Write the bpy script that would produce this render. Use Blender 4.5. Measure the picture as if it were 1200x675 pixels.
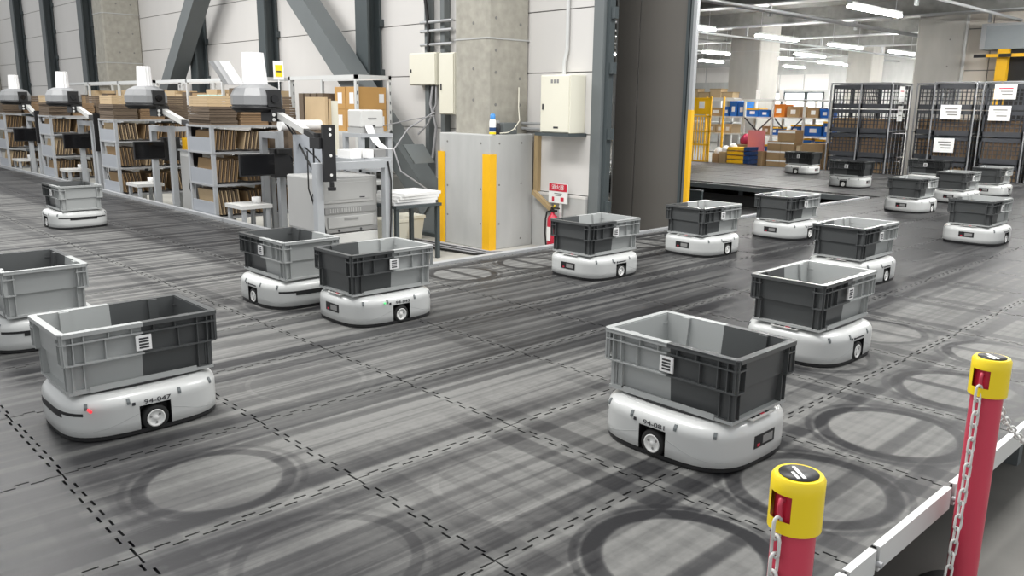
import bpy, math, random
from mathutils import Vector, Matrix
random.seed(7)
for o in list(bpy.data.objects): bpy.data.objects.remove(o)
SC = bpy.context.scene
COL = SC.collection
pi = math.pi

# ------------------------------------------------------------------ camera
cam_d = bpy.data.cameras.new('camera'); cam = bpy.data.objects.new('camera', cam_d); COL.objects.link(cam)
cam_d.sensor_width = 36.0; cam_d.lens = 965.1 / 1200 * 36.0; cam_d.clip_start = 0.05; cam_d.clip_end = 200
R_ = Vector((0.72460877, -0.68904704, 0.01250247)); U_ = Vector((0.14072318, 0.16569656, 0.97608485)); F_ = Vector((0.67463999, 0.70552025, -0.21703007))
cam.matrix_world = Matrix(((R_.x, U_.x, -F_.x, 0), (R_.y, U_.y, -F_.y, 0), (R_.z, U_.z, -F_.z, 1.3), (0, 0, 0, 1)))
SC.camera = cam

# ------------------------------------------------------------------ world, lights, exposure
W = bpy.data.worlds.new('world'); SC.world = W; W.use_nodes = True
W.node_tree.nodes['Background'].inputs[0].default_value = (0.97, 0.985, 1.0, 1)
W.node_tree.nodes['Background'].inputs[1].default_value = 0.56
def area(name, loc, sx, sy, power, color=(1, 0.985, 0.96), target=None):
    d = bpy.data.lights.new(name, 'AREA'); d.shape = 'RECTANGLE'; d.size = sx; d.size_y = sy; d.energy = power; d.color = color
    o = bpy.data.objects.new(name, d); COL.objects.link(o); o.location = loc
    if target is not None:
        o.rotation_euler = (Vector(target) - Vector(loc)).to_track_quat('-Z', 'Y').to_euler()
    return o
area('ceiling_light_bank', (2.0, 5.0, 6.2), 1.6, 5.0, 330)
area('ceiling_light_bank', (2.0, 13.0, 6.2), 1.6, 5.0, 400)
area('ceiling_light_bank', (7.5, 1.2, 5.6), 5.0, 1.6, 310)
SC.view_settings.view_transform = 'Standard'; SC.view_settings.look = 'None'; SC.view_settings.gamma = 1.0
SC.view_settings.use_curve_mapping = False; SC.view_settings.exposure = 0.62

# ------------------------------------------------------------------ helpers
class MB:
    """collects shapes, builds ONE mesh"""
    def __init__(s): s.v = []; s.f = []; s.sm = []
    def add(s, vs, fs, smooth=False):
        n = len(s.v); s.v += [tuple(p) for p in vs]; s.f += [tuple(i + n for i in f) for f in fs]; s.sm += [smooth] * len(fs); return s
    def hexa(s, b, t):
        return s.add(list(b) + list(t), [(3, 2, 1, 0), (4, 5, 6, 7), (0, 1, 5, 4), (1, 2, 6, 5), (2, 3, 7, 6), (3, 0, 4, 7)])
    def box(s, x0, x1, y0, y1, z0, z1):
        if x0 > x1: x0, x1 = x1, x0
        if y0 > y1: y0, y1 = y1, y0
        if z0 > z1: z0, z1 = z1, z0
        return s.hexa([(x0, y0, z0), (x1, y0, z0), (x1, y1, z0), (x0, y1, z0)], [(x0, y0, z1), (x1, y0, z1), (x1, y1, z1), (x0, y1, z1)])
    def cbox(s, c, d): return s.box(c[0] - d[0] / 2, c[0] + d[0] / 2, c[1] - d[1] / 2, c[1] + d[1] / 2, c[2] - d[2] / 2, c[2] + d[2] / 2)
    def bar(s, p0, p1, w, h, up=(0, 0, 1)):
        p0 = Vector(p0); p1 = Vector(p1); d = (p1 - p0).normalized(); u = Vector(up)
        if abs(d.dot(u)) > 0.98: u = Vector((1, 0, 0))
        a = d.cross(u).normalized() * w / 2; b = a.cross(d).normalized() * h / 2
        return s.hexa([p0 - a - b, p0 + a - b, p0 + a + b, p0 - a + b], [p1 - a - b, p1 + a - b, p1 + a + b, p1 - a + b])
    def cyl(s, p0, p1, r0, r1=None, n=14, caps=True, smooth=True):
        r1 = r0 if r1 is None else r1; p0 = Vector(p0); p1 = Vector(p1); d = (p1 - p0).normalized()
        a = d.orthogonal().normalized(); b = d.cross(a); vs = []; fs = []
        for p, r in ((p0, r0), (p1, r1)):
            for k in range(n):
                t = 2 * pi * k / n; vs.append(p + a * math.cos(t) * r + b * math.sin(t) * r)
        for k in range(n): fs.append((k, (k + 1) % n, n + (k + 1) % n, n + k))
        s.add(vs, fs, smooth)
        if caps: s.add(vs, [tuple(range(n - 1, -1, -1)), tuple(range(n, 2 * n))])
        return s
    def tube(s, pts, r, n=6, closed=False):
        pts = [Vector(p) for p in pts]; m = len(pts); vs = []; fs = []; a = None
        for i in range(m):
            if closed: d = pts[(i + 1) % m] - pts[i - 1]
            else: d = pts[min(i + 1, m - 1)] - pts[max(i - 1, 0)]
            d.normalize()
            a = d.orthogonal().normalized() if a is None else (a - d * a.dot(d)).normalized()
            b = d.cross(a)
            for k in range(n):
                t = 2 * pi * k / n; vs.append(pts[i] + a * math.cos(t) * r + b * math.sin(t) * r)
        for i in range(m if closed else m - 1):
            j = (i + 1) % m
            for k in range(n): fs.append((i * n + k, i * n + (k + 1) % n, j * n + (k + 1) % n, j * n + k))
        s.add(vs, fs, True)
        if not closed: s.add(vs, [tuple(range(n - 1, -1, -1)), tuple(range((m - 1) * n, m * n))])
        return s
    def lathe(s, prof, n=20, c=(0, 0, 0), smooth=True):
        vs = []; fs = []
        for r, z in prof:
            for k in range(n):
                t = 2 * pi * k / n; vs.append((c[0] + r * math.cos(t), c[1] + r * math.sin(t), c[2] + z))
        for i in range(len(prof) - 1):
            for k in range(n): fs.append((i * n + k, i * n + (k + 1) % n, (i + 1) * n + (k + 1) % n, (i + 1) * n + k))
        return s.add(vs, fs, smooth)
    def prism(s, poly, z0, z1):
        n = len(poly); vs = [(x, y, z0) for x, y in poly] + [(x, y, z1) for x, y in poly]
        return s.add(vs, [tuple(range(n - 1, -1, -1)), tuple(range(n, 2 * n))] + [(k, (k + 1) % n, n + (k + 1) % n, n + k) for k in range(n)])
    def xform(s, M): s.v = [tuple(M @ Vector(p)) for p in s.v]; return s
    def mesh(s, name, m):
        me = bpy.data.meshes.new(name); me.from_pydata(s.v, [], s.f); me.polygons.foreach_set('use_smooth', s.sm); me.update()
        if m is not None: me.materials.append(m)
        return me
    def build(s, name, m, parent=None, bevel=0):
        o = bpy.data.objects.new(name, s.mesh(name, m)); COL.objects.link(o)
        if parent is not None: o.parent = parent
        if bevel:
            b = o.modifiers.new('bevel', 'BEVEL'); b.width = bevel; b.segments = 2; b.limit_method = 'ANGLE'
        return o
def tag(o, label, cat, group=None):
    o['label'] = label; o['category'] = cat
    if group: o['group'] = group
    return o
def thing(name, label, cat, loc=(0, 0, 0), rz=0.0, group=None):
    o = bpy.data.objects.new(name, None); COL.objects.link(o); o.location = loc; o.rotation_euler = (0, 0, rz); o.empty_display_size = 0.1
    return tag(o, label, cat, group)
def struct(o): o['kind'] = 'structure'; return o
def inst(name, me, parent=None, loc=(0, 0, 0), rot=(0, 0, 0), scale=(1, 1, 1)):
    o = bpy.data.objects.new(name, me); COL.objects.link(o); o.location = loc; o.rotation_euler = rot; o.scale = scale
    if parent is not None: o.parent = parent
    return o
def children(o): return [c for c in bpy.data.objects if c.parent == o]
def copy_tree(o, parent=None):
    kids = children(o); c = o.copy(); COL.objects.link(c); c.parent = parent
    for k in kids: copy_tree(k, c)
    return c
def text_mesh(name, body, size, m, extrude=0.0006):
    cu = bpy.data.curves.new(name, 'FONT'); cu.body = body; cu.size = size; cu.align_x = 'CENTER'; cu.align_y = 'CENTER'; cu.extrude = extrude; cu.resolution_u = 3
    o = bpy.data.objects.new(name, cu); COL.objects.link(o)
    dg = bpy.context.evaluated_depsgraph_get(); dg.update()
    me = bpy.data.meshes.new_from_object(o.evaluated_get(dg)); bpy.data.objects.remove(o); bpy.data.curves.remove(cu)
    me.name = name; me.materials.clear(); me.materials.append(m); return me

# ------------------------------------------------------------------ materials
def mat(name, col, rough=0.6, metal=0.0, var=0.06, scale=8.0, bump=0.0, bscale=60.0, stretch=(1, 1, 1), emit=0.0, coat=0.0):
    m = bpy.data.materials.new(name); m.use_nodes = True; nt = m.node_tree; N = nt.nodes; L = nt.links
    b = N['Principled BSDF']; b.inputs['Roughness'].default_value = rough; b.inputs['Metallic'].default_value = metal
    if coat: b.inputs['Coat Weight'].default_value = coat
    tc = N.new('ShaderNodeTexCoord'); mp = N.new('ShaderNodeMapping'); mp.inputs['Scale'].default_value = stretch; L.new(tc.outputs['Object'], mp.inputs[0])
    nz = N.new('ShaderNodeTexNoise'); nz.inputs['Scale'].default_value = scale; nz.inputs['Detail'].default_value = 4; L.new(mp.outputs[0], nz.inputs['Vector'])
    mx = N.new('ShaderNodeMix'); mx.data_type = 'RGBA'
    mx.inputs[6].default_value = tuple(max(0, c * (1 - var)) for c in col) + (1,); mx.inputs[7].default_value = tuple(min(1, c * (1 + var)) for c in col) + (1,)
    L.new(nz.outputs['Fac'], mx.inputs[0]); L.new(mx.outputs[2], b.inputs['Base Color'])
    if emit: b.inputs['Emission Color'].default_value = tuple(col) + (1,); b.inputs['Emission Strength'].default_value = emit
    if bump:
        n2 = N.new('ShaderNodeTexNoise'); n2.inputs['Scale'].default_value = bscale; n2.inputs['Detail'].default_value = 5; L.new(mp.outputs[0], n2.inputs['Vector'])
        bp = N.new('ShaderNodeBump'); bp.inputs['Strength'].default_value = bump; bp.inputs['Distance'].default_value = 0.01; L.new(n2.outputs['Fac'], bp.inputs['Height']); L.new(bp.outputs[0], b.inputs['Normal'])
    return m
M = {}
M['shell'] = mat('robot_shell_white', (0.55, 0.56, 0.55), 0.30, var=0.02, coat=0.3)
M['black'] = mat('black_plastic', (0.012, 0.012, 0.013), 0.45, var=0.2)
M['rubber'] = mat('black_rubber', (0.016, 0.016, 0.016), 0.85, var=0.2)
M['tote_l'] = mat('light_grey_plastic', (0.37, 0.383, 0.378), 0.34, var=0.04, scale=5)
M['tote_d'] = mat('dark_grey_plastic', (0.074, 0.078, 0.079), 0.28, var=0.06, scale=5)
M['tote_shade'] = mat('shaded_grey_plastic', (0.028, 0.030, 0.031), 0.45, var=0.06, scale=5)  # darkened copy of the tote plastic, dim light put into the colour
M['white'] = mat('white_paper', (0.82, 0.82, 0.81), 0.7, var=0.02)
M['ink'] = mat('dark_ink', (0.03, 0.03, 0.035), 0.6)
M['hub'] = mat('white_hub', (0.75, 0.75, 0.73), 0.35, var=0.03)
M['red'] = mat('red_plastic', (0.55, 0.02, 0.05), 0.4)
M['led'] = mat('red_led', (1.0, 0.05, 0.07), 0.4, emit=0.35)
M['ledg'] = mat('green_led', (0.15, 0.9, 0.3), 0.4, emit=0.25)
M['steel'] = mat('light_grey_steel', (0.42, 0.43, 0.44), 0.4, 0.3, var=0.05)
M['frame'] = mat('grey_painted_frame', (0.38, 0.395, 0.41), 0.45, var=0.05)
M['panelg'] = mat('grey_panel', (0.33, 0.35, 0.38), 0.4, var=0.04)
M['trim'] = mat('white_trim', (0.62, 0.63, 0.62), 0.35, var=0.05)
M['dsteel'] = mat('slate_steel_paint', (0.055, 0.068, 0.072), 0.5, var=0.08, scale=3)
M['brace'] = mat('grey_brace_paint', (0.13, 0.145, 0.148), 0.5, var=0.08, scale=3)
M['door'] = mat('warm_grey_door', (0.135, 0.127, 0.115), 0.45, var=0.04, scale=2)
M['alc'] = mat('pale_wall_panel', (0.63, 0.615, 0.595), 0.85, var=0.05, scale=1.6, bump=0.05, bscale=90, stretch=(1, 1, 0.4))
M['joint'] = mat('wall_joint', (0.2, 0.195, 0.185), 0.9)
M['conc'] = mat('column_concrete', (0.345, 0.33, 0.285), 0.85, var=0.32, scale=9, bump=0.12, bscale=50)
M['conc2'] = mat('plinth_concrete', (0.44, 0.445, 0.435), 0.8, var=0.16, scale=5, bump=0.06, bscale=70, stretch=(1, 1, 0.35))
M['conc3'] = mat('far_column_concrete', (0.42, 0.41, 0.38), 0.85, var=0.18, scale=3, bump=0.08, bscale=40, stretch=(1, 1, 0.3))
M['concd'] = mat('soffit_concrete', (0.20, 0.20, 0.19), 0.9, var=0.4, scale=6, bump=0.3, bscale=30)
M['flo'] = mat('screed_floor', (0.17, 0.166, 0.152), 0.7, var=0.25, scale=3, bump=0.04, bscale=40)
M['flo_lit'] = mat('lit_screed_floor', (0.45, 0.44, 0.40), 0.7, var=0.15, scale=3)  # paler copy of the screed, stronger light put into the colour
M['yellow'] = mat('yellow_paint', (0.85, 0.47, 0.012), 0.4, var=0.04)
M['cream'] = mat('cream_enamel', (0.74, 0.72, 0.61), 0.4, var=0.02)
M['card'] = mat('cardboard', (0.34, 0.225, 0.115), 0.85, var=0.12, scale=6)
M['cardl'] = mat('pale_cardboard', (0.52, 0.39, 0.235), 0.85, var=0.1, scale=6)
M['cardd'] = mat('brown_cardboard', (0.24, 0.155, 0.085), 0.85, var=0.15, scale=6)
M['carde'] = mat('carton_edges', (0.135, 0.10, 0.07), 0.9, var=0.3, scale=25, stretch=(1, 1, 6))
M['kraft'] = mat('orange_kraft_board', (0.50, 0.285, 0.095), 0.8, var=0.06)
M['wood'] = mat('raw_timber', (0.38, 0.28, 0.15), 0.8, var=0.15, scale=8, stretch=(6, 6, 1))
M['offw'] = mat('off_white_plastic', (0.60, 0.60, 0.58), 0.4, var=0.03)
M['prn'] = mat('printer_grey', (0.40, 0.40, 0.39), 0.4, var=0.02)
M['prnd'] = mat('printer_recess_grey', (0.25, 0.25, 0.245), 0.5, var=0.02)
M['head'] = mat('head_housing_grey', (0.25, 0.255, 0.26), 0.35, var=0.05)
M['sleeve'] = mat('white_sleeve', (0.88, 0.88, 0.88), 0.6, var=0.02)
M['screen'] = mat('black_screen', (0.006, 0.006, 0.007), 0.12, var=0.1)
M['blue'] = mat('blue_crate_plastic', (0.012, 0.13, 0.50), 0.4, var=0.08)
M['bluedk'] = mat('navy_plastic', (0.015, 0.05, 0.16), 0.45)
M['orange'] = mat('orange_plastic', (0.75, 0.24, 0.03), 0.4)
M['pink'] = mat('pink_board', (0.68, 0.22, 0.24), 0.7)
M['magenta'] = mat('crimson_bag', (0.38, 0.02, 0.07), 0.7)
M['cage'] = mat('cage_steel', (0.26, 0.265, 0.275), 0.4, 0.3, var=0.05)
M['crate'] = mat('charcoal_crate', (0.045, 0.048, 0.055), 0.5, var=0.08)
M['post'] = mat('rose_red_post', (0.56, 0.05, 0.09), 0.35, var=0.05)
M['capy'] = mat('yellow_cap', (0.88, 0.66, 0.015), 0.35, var=0.02)
M['chain'] = mat('grey_chain_plastic', (0.62, 0.62, 0.60), 0.4, var=0.05)
M['tubel'] = mat('fluorescent_tube', (1.0, 0.99, 0.96), 0.4, emit=110.0, var=0)
M['aqua'] = mat('pale_aqua_paper', (0.45, 0.68, 0.68), 0.7)
M['bluecap'] = mat('blue_can_cap', (0.05, 0.25, 0.6), 0.4)
M['beige'] = mat('warm_beige_wall', (0.68, 0.63, 0.56), 0.8, var=0.05, scale=2)
M['cable'] = mat('black_cable', (0.01, 0.01, 0.01), 0.5)
M['cableg'] = mat('grey_cable', (0.35, 0.35, 0.36), 0.5)
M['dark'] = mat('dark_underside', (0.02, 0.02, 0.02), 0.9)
M['win'] = mat('bright_window', (0.9, 0.93, 0.95), 0.3, emit=0.9, var=0.01)
M['shut'] = mat('grey_shutter_box', (0.30, 0.33, 0.345), 0.45, var=0.03)

def floor_mat():
    m = bpy.data.materials.new('rubber_mat_with_tyre_marks'); m.use_nodes = True; nt = m.node_tree; N = nt.nodes; L = nt.links; b = N['Principled BSDF']
    g = N.new('ShaderNodeNewGeometry'); sp = N.new('ShaderNodeSeparateXYZ'); L.new(g.outputs['Position'], sp.inputs[0])
    def mth(op, a, c=None, d=None, clamp=False):
        n = N.new('ShaderNodeMath'); n.operation = op; n.use_clamp = clamp
        for i, q in enumerate((a, c, d)):
            if q is None: continue
            if isinstance(q, (int, float)): n.inputs[i].default_value = q
            else: L.new(q, n.inputs[i])
        return n.outputs[0]
    def noise(sc, stretch, det=4, rough=0.55, off=(0, 0, 0)):
        mp = N.new('ShaderNodeMapping'); mp.inputs['Scale'].default_value = stretch; mp.inputs['Location'].default_value = off; L.new(g.outputs['Position'], mp.inputs[0])
        n = N.new('ShaderNodeTexNoise'); n.inputs['Scale'].default_value = sc; n.inputs['Detail'].default_value = det; n.inputs['Roughness'].default_value = rough; L.new(mp.outputs[0], n.inputs['Vector']); return n.outputs['Fac']
    def rng(v, a, c, lo=0.0, hi=1.0):
        n = N.new('ShaderNodeMapRange'); n.interpolation_type = 'SMOOTHSTEP'; L.new(v, n.inputs[0])
        for i, q in enumerate((a, c, lo, hi)): n.inputs[i + 1].default_value = q
        return n.outputs[0]
    X, Y = sp.outputs[0], sp.outputs[1]
    def band(v, c, hw, soft):     # 1 inside |v-c|<hw
        return rng(mth('ABSOLUTE', mth('SUBTRACT', v, c)), hw + soft, hw, 0, 1)
    wob = mth('MULTIPLY', mth('SUBTRACT', noise(1.3, (1, 1, 1)), 0.5), 0.05)
    fy = mth('FRACT', mth('ADD', mth('DIVIDE', mth('SUBTRACT', Y, 0.873), 0.726), mth('ADD', wob, 20)))
    fx = mth('FRACT', mth('ADD', mth('DIVIDE', mth('SUBTRACT', X, 0.72), 0.7525), mth('ADD', wob, 20)))
    def tracks(f, cs, hw, soft):
        r = None
        for c in cs: q = band(f, c, hw, soft); r = q if r is None else mth('MAXIMUM', r, q)
        return r
    ty = tracks(fy, (0.13, 0.86), 0.055, 0.025)          # main wheel tracks along x
    ty2 = tracks(fy, (0.30, 0.42, 0.57, 0.70), 0.022, 0.02)
    tx = tracks(fx, (0.12, 0.87), 0.055, 0.02)           # wheel tracks along y
    tx2 = tracks(fx, (0.33, 0.5, 0.66), 0.018, 0.015)
    ms = rng(noise(0.55, (0.5, 1.3, 1), 2), 0.33, 0.62)
    front = mth('MULTIPLY', rng(Y, 2.9, 2.0), rng(X, 1.3, 1.9))       # turning area near the posts
    back = rng(Y, 4.4, 5.2)
    mx_ = mth('MAXIMUM', mth('MULTIPLY', rng(noise(0.5, (1, 1, 1), 2, off=(9, 3, 0)), 0.45, 0.6), 0.5), mth('MAXIMUM', front, mth('MULTIPLY', back, 0.55)))
    st = rng(noise(3.0, (0.10, 5.5, 1), 4, 0.55), 0.40, 0.60)
    st2 = rng(noise(3.0, (0.12, 22.0, 1), 4, 0.6, (3, 7, 0)), 0.38, 0.62)
    stx = rng(noise(3.0, (20.0, 0.15, 1), 4, 0.6, (1, 2, 0)), 0.55, 0.66)
    blot = noise(1.1, (1, 1, 1), 5, 0.6, (4, 1, 0))
    fine = noise(30, (1, 1, 1), 5, 0.65)
    d = mth('MULTIPLY', ty, mth('MULTIPLY_ADD', ms, 0.30, 0.16))
    d = mth('ADD', d, mth('MULTIPLY', ty2, mth('MULTIPLY', ms, 0.20)))
    d = mth('ADD', d, mth('MULTIPLY', tx, mth('MULTIPLY', mx_, 0.30)))
    d = mth('ADD', d, mth('MULTIPLY', tx2, mth('MULTIPLY', front, 0.10)))
    d = mth('ADD', d, mth('MULTIPLY', mth('SUBTRACT', 1.0, st), mth('MULTIPLY_ADD', front, -0.14, 0.34)))
    d = mth('ADD', d, mth('MULTIPLY', mth('SUBTRACT', 1.0, st2), 0.06))
    d = mth('SUBTRACT', d, mth('MULTIPLY', stx, mth('MULTIPLY', back, 0.16)))
    # rubber built up along the busiest lanes
    yw = mth('ADD', Y, mth('MULTIPLY', wob, 5)); xw = mth('ADD', X, mth('MULTIPLY', wob, 6))
    d = mth('ADD', d, mth('MULTIPLY', mth('MULTIPLY', band(yw, 3.28, 0.30, 0.35), rng(X, 2.2, 3.3)), 0.34))
    d = mth('ADD', d, mth('MULTIPLY', mth('MULTIPLY', band(yw, 4.1, 0.22, 0.3), rng(X, 2.2, 3.4)), 0.24))
    d = mth('ADD', d, mth('MULTIPLY', mth('MULTIPLY', band(yw, 2.55, 0.22, 0.3), rng(X, 3.0, 4.2)), 0.26))
    d = mth('ADD', d, mth('MULTIPLY', mth('MULTIPLY', band(xw, 0.62, 0.42, 0.3), rng(Y, 7.5, 3.2)), 0.30))
    d = mth('ADD', d, mth('MULTIPLY', mth('MULTIPLY', band(xw, 3.35, 0.35, 0.3), rng(Y, 5.5, 7.0)), 0.34))
    d = mth('ADD', d, mth('MULTIPLY', rng(X, 5.2, 9.0), 0.26))
    # dust brushed over the mats
    d = mth('SUBTRACT', d, mth('MULTIPLY', rng(noise(2.2, (0.6, 1.6, 1), 5, 0.6, (7, 7, 0)), 0.62, 0.75), 0.14))
    light = None
    rings = [(3.34, 1.22, .27, .055, .55), (2.62, 1.20, .27, .055, .5), (1.89, 1.24, .265, .06, .6), (1.86, 1.94, .265, .03, -.07), (4.12, 1.21, .28, .055, .5), (4.9, 1.26, .27, .05, .45),
             (4.10, 4.85, .25, .05, .62), (4.83, 4.84, .25, .05, .62), (1.88, 3.38, .27, .024, -.09), (1.10, 2.64, .25, .05, .32), (5.62, 4.86, .25, .05, .6), (6.4, 4.85, .25, .05, .55), (7.2, 4.85, .25, .05, .5), (4.14, 1.93, .27, .05, .3), (4.9, 1.95, .27, .04, .3), (2.62, 4.88, .26, .05, .3), (3.35, 4.86, .26, .05, .4), (1.12, 1.93, .26, .04, .2)]
    for cx, cy, r, w, a in rings:
        dx = mth('SUBTRACT', X, cx); dy = mth('SUBTRACT', Y, cy)
        rr = mth('SQRT', mth('ADD', mth('MULTIPLY', dx, dx), mth('MULTIPLY', dy, dy)))
        ring = band(mth('ADD', rr, mth('MULTIPLY', wob, 0.5)), r, w * 0.36, w * 0.28)
        ring = mth('MAXIMUM', ring, mth('MULTIPLY', band(rr, r + .055, .006, .012), 0.45))
        if a > 0.25:
            ln = mth('MULTIPLY', band(dx, 0.0, 0.016, 0.02), rng(rr, r + .02, r, 0, 1))
            ln2 = mth('MULTIPLY', band(dy, -0.06, 0.022, 0.02), rng(rr, r + .02, r, 0, 0.7))
            d = mth('MULTIPLY', d, rng(rr, r - 0.03, r - 0.01, 0.55, 1.0))
            ring = mth('MAXIMUM', ring, mth('MAXIMUM', ln if cx > 4 else ln2, 0.0))
        d = mth('ADD', d, mth('MULTIPLY', ring, a))
    d = mth('ADD', d, mth('MULTIPLY', mth('SUBTRACT', blot, 0.5), 0.50))
    d = mth('ADD', d, mth('MULTIPLY', mth('SUBTRACT', fine, 0.5), 0.26), None, True)
    cr = N.new('ShaderNodeValToRGB'); L.new(d, cr.inputs[0])
    e = cr.color_ramp.elements; e[0].position = 0.0; e[0].color = (0.165, 0.165, 0.158, 1); e[1].position = 1.0; e[1].color = (0.013, 0.013, 0.0145, 1)
    q = e.new(0.33); q.color = (0.083, 0.083, 0.081, 1); q = e.new(0.65); q.color = (0.036, 0.036, 0.037, 1)
    L.new(cr.outputs[0], b.inputs['Base Color']); b.inputs['Specular IOR Level'].default_value = 0.22
    L.new(rng(d, 0.0, 1.0, 0.62, 0.42), b.inputs['Roughness'])
    bp = N.new('ShaderNodeBump'); bp.inputs['Strength'].default_value = 0.12; bp.inputs['Distance'].default_value = 0.004; L.new(fine, bp.inputs['Height']); L.new(bp.outputs[0], b.inputs['Normal'])
    return m
M['mat'] = floor_mat()

# ================================================================== THE SETTING
FZ = -0.35
struct(MB().box(-6, 46, -6, 42, FZ - 0.1, FZ).build('floor', M['flo']))
struct(MB().box(3.99, 7.0, 5.32, 30, FZ, FZ + .003).build('floor_station_lit', M['flo_lit']))  # same floor, coloured paler where the station bay is more brightly lit
# raised robot platform: deck slabs (dark), mat tiles as pieces
deck = MB()
deck.box(-0.10, 3.93, 0.874, 19.5, -0.06, -0.012)
deck.box(3.93, 17.6, 0.874, 5.27, -0.06, -0.012)
deck.box(12.45, 17.6, 5.27, 13.6, -0.06, -0.012)
plat = struct(deck.build('floor_platform', M['dark']))
PX, PY, X0, Y0 = 0.7525, 0.726, 0.72, 0.873
def tile_poly(w, h, nx=7, ny=7, amp=0.0115, g=0.0042):
    def f(t, L, n):      # list of (s, offset) along an edge
        out = []; e = 0.055; p = (L - 2 * e) / (2 * n)
        out.append((0, 0)); out.append((e, 0))
        for i in range(2 * n):
            o = amp if i % 2 == 0 else -amp
            out.append((e + i * p, o)); out.append((e + (i + 1) * p, o))
        out.append((L - e, 0)); out.append((L, 0)); return out
    fx = f(0, w, nx); fy = f(0, h, ny)
    pts = [(s, o + g) for s, o in fx][:-1]
    pts[0] = (g, g)
    pts += [(w + o - g, s) for s, o in fy][:-1]; 
    pts += [(s, h + o - g) for s, o in reversed(fx)][:-1]
    pts += [(o + g, s) for s, o in reversed(fy)][:-1]
    return [(min(max(x, g - amp), w + amp), min(max(y, g - amp), h + amp)) for x, y in pts]
tile_me = MB().prism(tile_poly(PX, PY), -0.012, 0.0).mesh('mat_tile', M['mat'])
cut_me = MB().prism(tile_poly(0.20, PY, 2, 7), -0.012, 0.0).mesh('cut_mat_tile', M['mat'])
for i in range(-1, 4):
    for j in range(0, 23):
        inst('mat_tile', tile_me, plat, (X0 + i * PX, Y0 + j * PY, 0))
for j in range(6, 23): inst('cut_mat_tile', cut_me, plat, (X0 + 4 * PX, Y0 + j * PY, 0))
for i in range(4, 22):
    for j in range(0, 6): inst('mat_tile', tile_me, plat, (X0 + i * PX, Y0 + j * PY, 0))
o = MB()
for i in range(16, 22):
    for j in range(6, 17): o.box(X0 + i * PX + .004, X0 + (i + 1) * PX - .004, Y0 + j * PY + .004, Y0 + (j + 1) * PY - .004, -0.012, 0)
o = o.build('far_mat_tiles', M['mat'], plat); o['kind'] = 'stuff'
# edge kerbs (segments are pieces of the platform)
ys = [5.27, 7.6, 8.75, 10.1, 11.6, 13.2, 15.0, 17.0, 19.5]
for a, b in zip(ys, ys[1:]):
    MB().box(3.93, 3.985, a + .012, b - .012, -0.03, 0.035).build('edge_rail', M['steel'], plat)
for a, b in ((3.985, 5.55), (5.57, 7.05), (7.07, 8.6), (8.62, 10.4), (10.42, 12.4)):
    MB().box(a, b, 5.232, 5.30, -0.05, 0.022).build('edge_rail', M['steel'], plat)
MB().box(12.40, 12.455, 5.3, 13.6, -0.07, 0.006).build('edge_rail', M['brace'], plat)
MB().box(3.93, 3.985, 5.30, 19.5, -0.10, -0.03).build('edge_skirt', M['frame'], plat)
for a, b in ((1.02, 1.60), (1.62, 2.16), (2.18, 2.36), (2.385, 2.98), (3.02, 3.9), (3.92, 5.1), (5.12, 6.6), (6.62, 8.2)):
    t = MB().box(a, b, 0.862, 0.873, -0.078, 0.004); t.box(a, b, 0.873, 0.886, 0.0002, 0.004)
    t.build('edge_plate', M['trim'], plat)
for x in (2.17, 2.37, 3.0, 3.91): MB().cyl((x, 0.862, -0.045), (x, 0.845, -0.045), 0.010, n=8).build('edge_bolt', M['steel'], plat)
legs = [(x, y) for x in (4.3, 6.2, 8.4, 10.4, 12.2) for y in (1.0, 5.15)] + [(12.55, y) for y in (6.2, 7.5, 8.8, 10.1)] + [(2.3, 1.0), (3.85, 5.6), (3.85, 8.2), (3.85, 11)]
for x, y in legs: MB().box(x - .03, x + .03, y - .03, y + .03, FZ, -0.06).build('platform_leg', M['brace'], plat)
MB().box(12.5, 12.55, 5.3, 13.6, FZ, -0.16).build('under_beam', M['dark'], plat)

o = MB().box(8.0, 12.4, 5.36, 9.5, FZ, FZ + .01).build('shade_sheet', M['dark']); tag(o, 'dark sheet standing in for the shade on the floor of the gap beside the far platform', 'sheet')  # dark colour paints the shadowed void inside the gap
# ---- wall behind the packing stations: panels as pieces
WX = 7.05
wall = struct(MB().box(WX + 0.02, WX + 0.25, 6.13, 38, FZ, 7.0).build('wall_back', M['joint']))
zs = [0.30, 0.985, 1.665, 2.345, 3.03, 3.71, 4.39, 5.07, 5.75, 6.43]
yj = [6.13, 7.42, 10.42, 13.48, 16.52, 19.6, 22.75, 25.85, 28.9, 32.0, 35.0]
for a, b in zip(yj, yj[1:]):
    for z0, z1 in zip(zs, zs[1:]):
        MB().box(WX, WX + 0.03, a + .004, b - .004, z0 + .006, z1 - .006).build('wall_panel', M['alc'], wall)
MB().box(WX - 0.06, WX + 0.02, 6.13, 38, FZ, 0.27).build('wall_footing', M['conc2'], wall)
MB().box(WX - 0.065, WX + 0.02, 6.13, 38, 0.27, 0.295).build('footing_cap', M['alc'], wall)
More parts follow.
